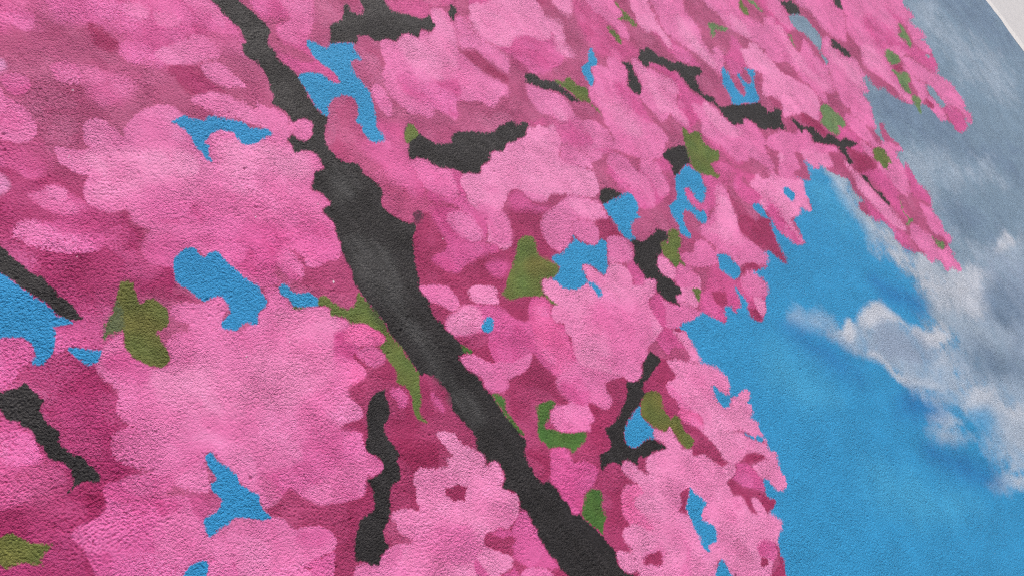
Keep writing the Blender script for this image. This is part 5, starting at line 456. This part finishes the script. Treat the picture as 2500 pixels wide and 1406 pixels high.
L v 1.2 1353.6,-104.5 1371.7,-105.3 1384.9,-117.4 1375.3,-131.9 1360.7,-146.4 1343.4,-148.4 1334.1,-162.6 1334.7,-176.5 1329.1,-184.3 1321.4,-172.1 1301.9,-172.4 1297.1,-161.8 1299.2,-149.5 1293.8,-136.0 1300.7,-123.6 1310.4,-112.5 1325.8,-115.0 1330.0,-122.5
L n 1 784.2,-178.8 799.6,-180.9 817.5,-186.8 823.7,-195.3 815.3,-200.2 803.1,-200.3 792.2,-207.5 780.7,-209.9 774.3,-215.9 784.9,-225.5 790.1,-234.7 807.8,-249.5 822.5,-259.0 837.4,-268.6 828.4,-275.1 814.3,-277.6 797.3,-275.8 785.3,-275.4 784.9,-264.6 776.0,-256.0 762.6,-246.2 753.1,-241.3 754.4,-231.9 749.9,-222.4 754.0,-213.0 769.8,-198.0 779.1,-187.8
L o 1.1 991.7,-303.0 1011.8,-302.6 1028.0,-308.7 1037.2,-317.3 1033.9,-329.3 1024.6,-339.6 1021.3,-351.6 1019.1,-368.9 1034.3,-370.1 1038.1,-379.9 1033.1,-393.0 1028.8,-405.7 1034.8,-417.1 1031.5,-428.9 1021.2,-433.3 1008.6,-429.9 1002.5,-422.0 1002.0,-409.9 1003.1,-396.6 1004.1,-386.5 1005.7,-376.0 989.4,-376.0 974.9,-356.4 968.3,-340.1 965.2,-324.2 977.1,-311.6
L v 1.2 1301.1,-229.7 1316.4,-232.9 1321.2,-243.8 1297.6,-257.1 1296.9,-243.4
L o 0.7 99.5,118.8 107.5,114.8 113.4,114.0 118.2,111.4 121.7,103.0 126.8,93.3 134.7,84.6 141.8,78.0 134.8,75.6 129.1,73.5 123.7,69.9 123.1,63.5 118.2,69.8 107.8,79.4 101.2,82.4 94.8,83.9 93.9,91.4 89.7,101.7
L n 0.99 772.8,-339.3 786.8,-352.3 782.0,-363.3 771.0,-371.4 763.9,-388.5 750.2,-392.0 737.9,-402.4 734.3,-389.2 730.7,-376.1 726.8,-360.6 729.6,-352.7 745.0,-344.5 756.5,-337.0
L v 1.8 2428.4,-327.2 2473.4,-337.7 2494.8,-354.5 2493.1,-381.8 2483.8,-401.8 2454.9,-393.5 2427.9,-405.5 2407.3,-388.8 2410.4,-366.7 2395.8,-352.7
L y 1.7 2392.8,-643.0 2410.3,-667.4 2435.4,-684.1 2414.5,-696.9 2392.6,-689.5 2386.9,-671.0
L y 2.2 2360.4,-491.8 2354.7,-504.5 2340.4,-520.8 2343.1,-545.0 2362.9,-562.4 2303.8,-556.4 2297.0,-549.2 2334.6,-548.6 2334.8,-518.1
"""

# ------------------------------------------------------------------ noise in wall coordinates (metres)
def perlin(x, z, cell, seed=0):
    th = 0.7 + 2.4 * seed
    x, z = (x * math.cos(th) - z * math.sin(th)) / cell, (x * math.sin(th) + z * math.cos(th)) / cell
    xi = np.floor(x); zi = np.floor(z)
    fx = (x - xi).astype(np.float32); fz = (z - zi).astype(np.float32)
    xi = xi.astype(np.int32); zi = zi.astype(np.int32)
    rng = np.random.default_rng(seed + 11)
    perm = rng.permutation(1024).astype(np.int32)
    ang = rng.random(1024).astype(np.float32) * 2 * np.pi
    gx, gz = np.cos(ang), np.sin(ang)
    u = fx * fx * fx * (fx * (fx * 6 - 15) + 10); v = fz * fz * fz * (fz * (fz * 6 - 15) + 10)
    def corner(a, b):
        h = perm[(perm[(xi + a) & 1023] + zi + b) & 1023]
        return gx[h] * (fx - a) + gz[h] * (fz - b)
    n0 = corner(0, 0); n0 += u * (corner(1, 0) - n0)
    n1 = corner(0, 1); n1 += u * (corner(1, 1) - n1)
    return (n0 + v * (n1 - n0)) * 1.6

# ------------------------------------------------------------------ the plaster skin: rows and columns widen with distance
PX = 2.2 / 2500.0                                    # spacing as a share of the viewing distance
def to_st(x, z):
    Z = x * sn + DIST * cs
    return FOCAL * (x * cs - DIST * sn) / Z, FOCAL * (z - EYE) / Z
S_END = 1346.0 / 2500.0                              # the wall's right-hand corner
n_s = int((S_END + 1590 / 2500) / PX) // 6 * 6
s_ax = S_END - PX * np.arange(n_s, -1, -1)
t_ax = np.arange(-1490 / 2500, 1490 / 2500, PX)
lam = DIST / (FOCAL * cs - s_ax * sn)
x_ax = lam * (FOCAL * sn + s_ax * cs)
X_END = float(x_ax[-1])
NS, NT = len(s_ax), len(t_ax)
X = np.repeat(x_ax[:, None], NT, 1)
Z = EYE + lam[:, None] * t_ax[None, :]
DEPTH = (lam * FOCAL)[:, None] * np.ones((1, NT))
# keep what lies in or near the picture
ax = s_ax[:, None] * math.cos(ROLL) - t_ax[None, :] * math.sin(ROLL)
ay = s_ax[:, None] * math.sin(ROLL) + t_ax[None, :] * math.cos(ROLL)
KEEP = (np.abs(ax) < 0.5 + 0.052) & (np.abs(ay) < 703 / 2500 + 0.052)

SEEN = (np.abs(ax) < 0.503) & (np.abs(ay) < 0.2843)    # outlines below cover this much of the mural
grain = perlin(X, Z, 0.0029, 1)
grain2 = perlin(X, Z, 0.0020, 2)
coarse = perlin(X, Z, 0.0075, 7)
crease = np.minimum(.8 * grain + .5 * grain2 + .12 * coarse, 0.18)          # flat-topped grains with creases between them
lump = perlin(X, Z, 0.017, 3)
wide = perlin(X, Z, 0.06, 4)
swell = perlin(X, Z, 0.19, 5)
drift = perlin(X, Z, 0.42, 6)
rough_field = np.clip(0.8 + 1.3 * wide + 0.8 * swell + .6 * perlin(X, Z, 0.03, 14), 0.1, 1.6)   # the plasterer's smoother and rougher passages

# trowel strokes: arcs of ridges in a few places (centre x, z, radius, spread, pitch in m)
def strokes(px, pz, r, spread, pitch, a0, a1):
    dx, dz = X - px, Z - pz
    rad = np.hypot(dx, dz); ang = np.degrees(np.arctan2(dz, dx)) % 360
    w = np.exp(-((rad - r) / spread) ** 2)
    am = (a0 + a1) / 2; da = (ang - am + 180) % 360 - 180
    w = w * np.clip(1.4 - np.abs(da) / ((a1 - a0) / 2), 0, 1)
    ph = rad / pitch + 1.2 * wide + 1.1 * lump + .5 * perlin(X, Z, 0.007, 9)
    return w * (1 - 2 * np.abs((ph % 1) - .5)) * (0.05 + 1.4 * np.clip(perlin(X, Z, 0.03, 8) * 1.6, 0, 1))
STROKES = 0.0006 * sum((
    strokes(2.029, 0.940, 0.097, 0.044, 0.011, 29, 189),
    strokes(2.287, 0.926, 0.282, 0.099, 0.012, 80, 180),
    strokes(0.569, 2.464, 0.086, 0.030, 0.0065, 199, 309),
    strokes(0.606, 2.548, 0.272, 0.082, 0.008, 159, 239),
    strokes(1.933, 0.778, 0.103, 0.052, 0.012, 24, 184),
    strokes(0.593, 1.797, 0.203, 0.041, 0.008, 259, 319),
    strokes(1.534, 2.236, 0.205, 0.082, 0.009, 64, 164),
    strokes(2.245, 1.251, 0.566, 0.226, 0.014, 293, 413),
    strokes(0.154, 1.971, 0.125, 0.038, 0.008, 30, 130),
    strokes(0.777, 2.490, 0.113, 0.057, 0.007, 24, 124),
    strokes(1.069, 2.102, 0.155, 0.062, 0.008, -56, 64)))


# ------------------------------------------------------------------ painting
COL = np.empty((NS, NT, 3), np.float32); COL[:] = TONES['b']
OWN = np.zeros((NS, NT), np.int16)
PAINT = np.zeros((NS, NT), np.float32)               # thickness of the coat, in mm
UNIT = 2500.0                                        # work in 1/2500 of the picture width
def smooth_outline(p):
    p = np.asarray(p); n = len(p)
    a, b, c, d = np.roll(p, 1, 0), p, np.roll(p, -1, 0), np.roll(p, -2, 0)
    out = []
    L = np.maximum(np.hypot(*(c - b).T), 1e-6)
    k = np.minimum(1.0, L / 4)[:, None] * .5
    m0 = (c - a) * .5; m1 = (d - b) * .5
    # keep tangents no longer than the piece they serve, so that corners do not loop
    for mm in (m0, m1):
        q = np.maximum(np.hypot(*mm.T), 1e-6); mm *= np.minimum(1, 1.1 * L / q)[:, None]
    for u in (0, .25, .5, .75):
        h00 = 2*u**3 - 3*u**2 + 1; h10 = u**3 - 2*u**2 + u; h01 = -2*u**3 + 3*u**2; h11 = u**3 - u**2
        out.append(h00 * b + h10 * m0 + h01 * c + h11 * m1)
    return np.stack(out, 1).reshape(-1, 2)

def signed_distance(P, band):
    """P in lattice units: (lattice offset, signed distance in lattice cells, clipped to band) over the outline's box."""
    lo = np.floor(P.min(0) - band - 1).astype(int); hi = np.ceil(P.max(0) + band + 2).astype(int)
    lo = np.maximum(lo, 0); hi = np.minimum(hi, (NS, NT))
    if (hi - lo).min() < 2: return None
    h, w = hi - lo
    Q = P - lo
    inside = np.zeros((h, w + 1), np.int32)
    D2 = np.full((h, w), band * band, np.float32)
    for (x0, y0), (x1, y1) in zip(Q, np.roll(Q, -1, 0)):
        if x0 != x1:                                  # parity crossings for each lattice row
            a, b = (x0, x1) if x0 < x1 else (x1, x0)
            r0, r1 = max(int(math.ceil(a)), 0), min(int(math.ceil(b)), h)
            if r1 > r0:
                rr = np.arange(r0, r1)
                yy = y0 + (rr - x0) * (y1 - y0) / (x1 - x0)
                cc = np.clip(np.ceil(yy), 0, w).astype(int)
                inside[rr, cc] += 1
        i0 = max(int(min(x0, x1) - band), 0); i1 = min(int(max(x0, x1) + band) + 2, h)
        j0 = max(int(min(y0, y1) - band), 0); j1 = min(int(max(y0, y1) + band) + 2, w)
        if i1 <= i0 or j1 <= j0: continue
        gi = np.arange(i0, i1, dtype=np.float32)[:, None] - x0; gj = np.arange(j0, j1, dtype=np.float32)[None, :] - y0
        ex, ey = x1 - x0, y1 - y0; e2 = ex * ex + ey * ey + 1e-9
        tt = np.clip((gi * ex + gj * ey) / e2, 0, 1)
        d2 = (gi - tt * ex) ** 2 + (gj - tt * ey) ** 2
        np.minimum(D2[i0:i1, j0:j1], d2, out=D2[i0:i1, j0:j1])
    ins = (np.cumsum(inside, 1)[:, :w] % 2).astype(bool)
    d = np.sqrt(D2)
    return lo, hi, np.where(ins, d, -d)

edge_noise = 0.9 * perlin(X, Z, 0.011, 21) + 0.55 * perlin(X, Z, 0.005, 22)
soft_noise = perlin(X, Z, 0.09, 23) + 0.6 * perlin(X, Z, 0.035, 24) + 0.35 * perlin(X, Z, 0.014, 25)
dryness = np.clip(1.0 + 1.5 * perlin(X, Z, 0.045, 29) + .6 * perlin(X, Z, .02, 30), .5, 1.8)
dabbed = False
def brush_dabs():
    """Small overlapping petal strokes, lighter and darker, dabbed over the blossom with a round brush."""
    rng = random.Random(5)
    n = 0
    while n < 900:                                    # the tree goes on past the picture in the same bold strokes
        i, j = rng.randrange(NS), rng.randrange(NT)
        if SEEN[i, j] or FOLIAGE[i, j] < .9: continue
        n += 1
        r = rng.uniform(.02, .06); asp = rng.uniform(1.1, 1.9); th = rng.gauss(1.9, .6)
        ri = max(3, int(r * asp / float(np.gradient(x_ax)[i]) + 2)); rj = max(3, int(r * asp / (float(lam[i]) * PX) + 2))
        sl = (slice(max(i - ri, 0), i + ri + 1), slice(max(j - rj, 0), j + rj + 1))
        dx, dz = X[sl] - X[i, j], Z[sl] - Z[i, j]
        a_ = (dx * math.cos(th) + dz * math.sin(th)) / (r * asp); b_ = (-dx * math.sin(th) + dz * math.cos(th)) / r
        soft = np.clip((1 - np.sqrt(a_ * a_ + b_ * b_) + .15 * soft_noise[sl]) / .1, 0, 1) * FOLIAGE[sl] * ~SEEN[sl]
        COL[sl] += (soft * .9)[..., None] * (TONES[rng.choice('lllpmD')] - COL[sl])
    rng = random.Random(7)
    n = 0
    while n < 4600:
        i, j = rng.randrange(NS), rng.randrange(NT)
        if FOLIAGE[i, j] < .9: continue
        n += 1
        r = rng.uniform(.008, .022) * rng.uniform(.8, 1.5); asp = rng.uniform(1.3, 2.3); th = rng.gauss(1.9, .6)
        ri = max(3, int(r * asp / float(np.gradient(x_ax)[i]) + 2)); rj = max(3, int(r * asp / (float(lam[i]) * PX) + 2))
        sl = (slice(max(i - ri, 0), i + ri + 1), slice(max(j - rj, 0), j + rj + 1))
        dx, dz = X[sl] - X[i, j], Z[sl] - Z[i, j]
        a_ = (dx * math.cos(th) + dz * math.sin(th)) / (r * asp); b_ = (-dx * math.sin(th) + dz * math.cos(th)) / r
        q = np.sqrt(a_ * a_ + b_ * b_) + .10 * soft_noise[sl]
        soft = np.clip((1 - q) / rng.choice((.08, .12, .3)), 0, 1)
        soft = soft * np.clip(.85 - .5 * a_, .2, 1)            # the stroke thins out as the brush dries
        base = COL[i, j].copy(); up = rng.random() < (.72 if base[1] < .16 else .38)
        c2 = base * np.array((1.12, 1.34, 1.22) if up else (.90, .70, .82), np.float32)
        c2 = np.minimum(c2, np.maximum(base, lin((234, 148, 196))))
        alpha = (soft * rng.uniform(.5, 1.0) * (1 if base[1] < .16 else .5) * FOLIAGE[sl] * np.clip(1.05 + 1.6 * crease[sl] + .5 * soft_noise[sl], 0, 1))[..., None]
        near = np.clip(1 - np.abs(COL[sl] - base).sum(-1) * 3.2, 0, 1)[..., None]       # keeps to petals of its own tone
        COL[sl] += alpha * near * (c2 - COL[sl])
        PAINT[sl] += (soft * .05).astype(np.float32)
streak = perlin(X, Z * .8, 0.11, 26) + .6 * perlin(X, Z, 0.045, 27) + .4 * perlin(X, Z, 0.02, 28)
owners = [("painted_sky", 'b')]
for line in MURAL.strip().split("\n"):
    w = line.split()
    if w[0] == 'B' and not dabbed: brush_dabs(); dabbed = True
    kind, tone, feather = w[0], w[1], float(w[2])
    opacity = 1.0
    if ':' in tone: tone, o_ = tone.split(':'); opacity = float(o_)
    pts = np.array([[float(v) for v in q.split(',')] for q in w[3:]]) / 1000
    x, z = pts[:, 0], pts[:, 1] + EYE
    Zd = x.mean() * sn + DIST * cs
    s, t = to_st(x, z)
    P = np.stack([(s - s_ax[0]) / PX, (t - t_ax[0]) / PX], 1)
    P = smooth_outline(P)
    f = feather / 1000 / Zd * FOCAL / PX              # softness in lattice cells
    band = f * 1.6 + 7 if f < 4 else f * 2.2 + 6
    f0 = f
    r = signed_distance(P, band)
    if r is None: continue
    lo, hi, d = r
    sl = (slice(lo[0], hi[0]), slice(lo[1], hi[1]))
    if f < 4:
        f = f * (dryness[sl] if kind != 'B' else np.minimum(dryness[sl], 1.0))                           # some edges cut in wet and clean, others dragged dry over the grain
        e = edge_noise[sl] * (0.9 + .35 * f) + crease[sl] * (1.3 + 1.6 * f)
    else:
        e = soft_noise[sl] * f * (.35 if tone[0] == 'b' else 0.75 if kind in 'WC' else .5) + crease[sl] * 0.5 * f
    a = np.clip((d + e) / (2 * np.maximum(f, .45)) + .5, 0, 1)
    a = a * a * (3 - 2 * a) * opacity
    tone_c = TONES[tone]
    if kind == 'F': FOLIAGE = np.zeros((NS, NT), np.float32); FOLIAGE[sl] = a
    elif f0 >= 2 and kind in 'PW' and tone in 'dDgGMmxlpwhk':
        a = a * FOLIAGE[sl]                           # washes of pink stay on the blossom
    if kind in 'WC' and f0 > 6 and tone[0] not in 'b' and tone != 'e': a = a * np.clip(.86 + .28 * streak[sl], 0, 1)
    c = COL[sl]
    c += a[..., None] * (tone_c - c)
    if kind != 'W' and f0 < 4.0 or kind == 'C':
        idx = len(owners)
        name = dict(F='blossom_mass', P='dark_blossom' if tone in 'dDgGx' else 'blossom', B='branch', S='sky_patch', L='leaf', C='cloud')[kind]
        owners.append((name, tone))
        OWN[sl][d > (0 if kind != 'C' else 0)] = idx
        if kind != 'C' and f0 < 3:
            PAINT[sl] += a * (0.05 if kind != 'P' else 0.09) * np.clip(1 - (d / 40), .35, 1)

# brushed unevenness of the pigment itself
mott = 0.055 * perlin(X, Z, 0.05, 31) + 0.05 * perlin(X, Z, 0.014, 32) + 0.05 * swell
COL *= (1 + mott * np.where(COL[..., 2] > COL[..., 0] * 1.1, .35, 1))[..., None].astype(np.float32)
chip = (perlin(X, Z, 0.012, 51) > 0.98) & (perlin(X, Z, 0.004, 52) > .2) & (COL[..., 0] > .3) & (X < .9)      # bare specks of plaster
COL[chip & (FOLIAGE > .5)] = lin((225, 205, 218))
bark = np.isin(OWN, [k for k, (nm, t_) in enumerate(owners) if nm == 'branch'])
dry = perlin(X * 2.6, Z * .55, 0.03, 35) + .6 * perlin(X * 3.5, Z * .8, 0.014, 36) + .5 * wide
COL *= np.where(bark, np.clip(1.0 + .38 * np.clip(dry, -.6, 1.2), .6, 1.8), 1)[..., None].astype(np.float32)
green = (COL[..., 1] > COL[..., 0] * 1.04) & (COL[..., 1] > COL[..., 2] * 1.15)
leafy = .15 * perlin(X, Z, .03, 37) + .08 * perlin(X, Z, .011, 38)
COL *= np.where(green, 1 + leafy, 1)[..., None].astype(np.float32)
COL[..., 0] *= np.where(green, 1 + .5 * perlin(X, Z, .04, 39) * .35, 1)
pink = (COL[..., 0] > COL[..., 1] * 1.7)
warm = 0.10 * drift + 0.07 * perlin(X, Z, 0.12, 33)
COL[..., 1] *= 1 + np.where(pink, warm, 0); COL[..., 2] *= 1 + np.where(pink, .4 * warm, 0)

# ------------------------------------------------------------------ relief (m), towards the street
cell = np.gradient(x_ax)[:, None]
def held(size):                                       # a relief only where the mesh is fine enough to carry it
    return np.clip(2.0 - cell * 3.2 / size / 1.6, 0, 1)
H = rough_field * held(.0042) * 0.00085 * crease + held(.017) * 0.00028 * rough_field * lump + held(.05) * 0.0009 * wide + 0.0025 * swell
H = H + PAINT * 0.001 + np.asarray(STROKES) * held(.010)
pits = np.clip(perlin(X, Z, 0.008, 41) - 0.62, 0, 1) * np.clip(perlin(X, Z, 0.05, 42) + .35, 0, 1)
H = H - pits * 0.006 * held(.008)

VX = np.stack([X, -H, Z], -1)
du = np.gradient(VX, axis=0); dv = np.gradient(VX, axis=1)
NRM = np.cross(dv, du); NRM /= np.linalg.norm(NRM, axis=-1, keepdims=True)
if NRM[NS // 2, NT // 2, 1] > 0: NRM = -NRM

# ------------------------------------------------------------------ materials
def stucco(name, rough=0.66, spec=0.2, grain_d=0.0047, tint=0.05, smooth=.22):
    mt = bpy.data.materials.new(name); mt.use_nodes = True
    n, l = mt.node_tree.nodes, mt.node_tree.links
    b = n["Principled BSDF"]
    at = n.new("ShaderNodeAttribute"); at.attribute_name = "pigment"
    tc = n.new("ShaderNodeTexCoord")
    def noise(scale, detail, rgh=.55):
        q = n.new("ShaderNodeTexNoise"); q.inputs["Scale"].default_value = scale
        q.inputs["Detail"].default_value = detail; q.inputs["Roughness"].default_value = rgh
        l.new(tc.outputs["Object"], q.inputs["Vector"]); return q
    def mathn(op, a, bb):
        q = n.new("ShaderNodeMath"); q.operation = op
        for i, v in enumerate((a, bb)):
            if isinstance(v, (int, float)): q.inputs[i].default_value = v
            else: l.new(v, q.inputs[i])
        return q.outputs[0]
    n_mid = noise(120, 3); n_fine = noise(520, 1.5, .6); n_grit = noise(800, 1, .6)
    hsv = n.new("ShaderNodeHueSaturation")
    l.new(at.outputs["Color"], hsv.inputs["Color"])
    l.new(mathn('ADD', mathn('MULTIPLY', n_mid.outputs["Fac"], tint * 2), 1 - tint), hsv.inputs["Value"])
    l.new(hsv.outputs[0], b.inputs["Base Color"])
    l.new(mathn('ADD', mathn('MULTIPLY', n_fine.outputs["Fac"], .3), rough - .15), b.inputs["Roughness"])
    b.inputs["Specular IOR Level"].default_value = spec
    n_big = noise(235, 3, .62)
    h = mathn('ADD', mathn('MULTIPLY', mathn('MINIMUM', n_big.outputs["Fac"], .53), 1.6), mathn('MULTIPLY', mathn('MINIMUM', n_fine.outputs["Fac"], .55), .9))
    h = mathn('ADD', h, mathn('MULTIPLY', n_grit.outputs["Fac"], .2))
    bp = n.new("ShaderNodeBump")
    n_pat = noise(10, 5, .65)                            # smoother and rougher passages of the float
    mr = n.new("ShaderNodeMapRange"); mr.inputs[1].default_value, mr.inputs[2].default_value = .36, .62
    mr.inputs[3].default_value, mr.inputs[4].default_value = smooth, 1.0
    l.new(n_pat.outputs["Fac"], mr.inputs[0]); l.new(mr.outputs[0], bp.inputs["Strength"])
    bp.inputs["Distance"].default_value = grain_d
    l.new(h, bp.inputs["Height"]); l.new(bp.outputs[0], b.inputs["Normal"])
    return mt
MATS = dict(pink=stucco("pink_wall_paint"), blue=stucco("blue_wall_paint", .6, smooth=.55, grain_d=.0036), black=stucco("charcoal_wall_paint", .55, .25),
            green=stucco("green_wall_paint", .6))
def plain(name, col, rough=.8, scale=40, amount=.08, bump=.0006):
    mt = bpy.data.materials.new(name); mt.use_nodes = True
    n, l = mt.node_tree.nodes, mt.node_tree.links
    b = n["Principled BSDF"]; b.inputs["Roughness"].default_value = rough
    tc = n.new("ShaderNodeTexCoord"); q = n.new("ShaderNodeTexNoise"); q.inputs["Scale"].default_value = scale; q.inputs["Detail"].default_value = 6
    l.new(tc.outputs["Object"], q.inputs["Vector"])
    cr = n.new("ShaderNodeValToRGB"); cr.color_ramp.elements[0].position = .25; cr.color_ramp.elements[1].position = .75
    for i, k in ((0, 1 - amount), (1, 1 + amount)): cr.color_ramp.elements[i].color = [min(1, v * k) for v in col] + [1]
    l.new(q.outputs["Fac"], cr.inputs[0]); l.new(cr.outputs[0], b.inputs["Base Color"])
    bp = n.new("ShaderNodeBump"); bp.inputs["Distance"].default_value = bump
    l.new(q.outputs["Fac"], bp.inputs["Height"]); l.new(bp.outputs[0], b.inputs["Normal"])
    return mt

# ------------------------------------------------------------------ objects
C = scene.collection
def empty(name, label, cat, loc=(0, 0, 0)):
    o = bpy.data.objects.new(name, None); C.objects.link(o); o.location = loc
    o["label"] = label; o["category"] = cat; o["kind"] = "thing"
    return o
def box(name, lo, hi, mat, parent=None, bevel=0.0):
    (x0, y0, z0), (x1, y1, z1) = lo, hi
    v = [(x, y, z) for x in (x0, x1) for y in (y0, y1) for z in (z0, z1)]
    f = [(0, 1, 3, 2), (4, 6, 7, 5), (0, 4, 5, 1), (2, 3, 7, 6), (0, 2, 6, 4), (1, 5, 7, 3)]
    me = bpy.data.meshes.new(name); me.from_pydata(v, [], f); me.materials.append(mat)
    if bevel:
        import bmesh
        bm = bmesh.new(); bm.from_mesh(me); bmesh.ops.bevel(bm, geom=bm.edges[:], offset=bevel, segments=2, affect='EDGES')
        bm.to_mesh(me); bm.free()
    o = bpy.data.objects.new(name, me); C.objects.link(o); o.parent = parent
    return o

wall = empty("mural_wall", "rough plaster wall painted with a pink blossoming cherry tree under a cloudy blue sky", "wall")

quad_keep = KEEP[:-1, :-1] & KEEP[1:, :-1] & KEEP[:-1, 1:] & KEEP[1:, 1:]
qi, qj = np.nonzero(quad_keep)
qo = OWN[qi, qj]
# blocks of the wall well outside the picture carry the paint on with one wide quad each
BL = 6
nb, mb = (NS - 1) // BL, (NT - 1) // BL
blk = quad_keep[:nb * BL, :mb * BL].reshape(nb, BL, mb, BL).any((1, 3))
fineq = np.zeros_like(quad_keep); fineq[:nb * BL, :mb * BL] = np.repeat(np.repeat(blk, BL, 0), BL, 1)
fineq[nb * BL:] = quad_keep[nb * BL:] | (np.arange(NT - 1) >= 0)[None, :] & False
ci, cj = np.nonzero(~blk); ci, cj = ci * BL, cj * BL
qi, qj = np.nonzero(fineq)
step = np.concatenate([np.ones(len(qi), np.int64), np.full(len(ci), BL, np.int64)])
qi, qj = np.concatenate([qi, ci]), np.concatenate([qj, cj])
qo = OWN[qi, qj]
order = np.argsort(qo, kind='stable'); step = step[order]; qi, qj, qo = qi[order], qj[order], qo[order]
starts = np.searchsorted(qo, np.arange(len(owners) + 1))
flatV = VX.reshape(-1, 3).astype(np.float32); flatN = NRM.reshape(-1, 3).astype(np.float32); flatC = COL.reshape(-1, 3)
PART_LABEL = dict(painted_sky="painted sky, blue below and clouded grey above", blossom_mass="painted mass of pink cherry blossom", trunk="long charcoal trunk winding through the blossom")
UNDER = dict(cloud='painted_sky', sky_patch='painted_sky', blossom='blossom_mass', dark_blossom='blossom_mass', leaf='blossom_mass', branch='trunk')
parts = {}
first_branch = True
for k, (name, tone) in enumerate(owners):
    a, b = starts[k], starts[k + 1]
    if b - a < 12: continue
    i, j = qi[a:b].astype(np.int64), qj[a:b].astype(np.int64)
    w_ = step[a:b]
    q = np.stack([i * NT + j, (i + w_) * NT + j, (i + w_) * NT + j + w_, i * NT + j + w_], 1)
    vid, inv = np.unique(q.ravel(), return_inverse=True)
    if name == 'branch' and first_branch: name = 'trunk'; first_branch = False
    me = bpy.data.meshes.new(name)
    me.vertices.add(len(vid)); me.vertices.foreach_set("co", flatV[vid].ravel())
    me.loops.add(len(inv)); me.loops.foreach_set("vertex_index", inv.astype(np.int32))
    me.polygons.add(len(q)); me.polygons.foreach_set("loop_start", np.arange(0, len(inv), 4, dtype=np.int32))
    me.update()
    ca = me.attributes.new("pigment", 'FLOAT_COLOR', 'POINT')
    ca.data.foreach_set("color", np.concatenate([flatC[vid], np.ones((len(vid), 1), np.float32)], 1).astype(np.float32).ravel())
    me.polygons.foreach_set("use_smooth", np.ones(len(q), bool))
    me.normals_split_custom_set_from_vertices(flatN[vid])
    me.materials.append(MATS['black' if name in ('branch', 'trunk') else 'green' if name == 'leaf' else 'blue' if name in ('sky_patch', 'painted_sky', 'cloud') else 'pink'])
    o = bpy.data.objects.new(name, me); C.objects.link(o)
    if name in ('painted_sky', 'blossom_mass', 'trunk'): parts[name] = o
    o.parent = wall if name in parts and parts[name] is o else parts[UNDER[name]]
    if name in PART_LABEL: o["label"] = PART_LABEL[name]

# the masonry behind the paint, and the unpainted white wall that meets it at the corner
bare = plain("bare_plaster", (0.55, 0.54, 0.53), .8, 25, .08, .002)
white = plain("white_render", (0.58, 0.58, 0.59), .75, 30, .05, .0012)
white_trim = plain("white_corner_trim", (0.72, 0.715, 0.71), .6, 60, .03, .0005)
box("masonry", (-3.0, 0.012, 0.0), (X_END - 0.001, 0.30, 6.5), bare, wall)
ww = empty("white_wall", "plain white rendered wall beyond the right edge of the mural", "wall", (X_END, 0, 0))
box("corner_trim", (0.001, 0.003, 0.0), (0.085, 0.28, 6.5), white_trim, ww, .006)
box("rendered_face", (0.086, 0.010, 0.0), (4.5, 0.29, 6.5), white, ww)
g = box("ground", (-60, -60, -0.2), (60, 60, 0), plain("grey_paving", (0.22, 0.215, 0.21), .85, 3, .12, .004))
g["kind"] = "structure"
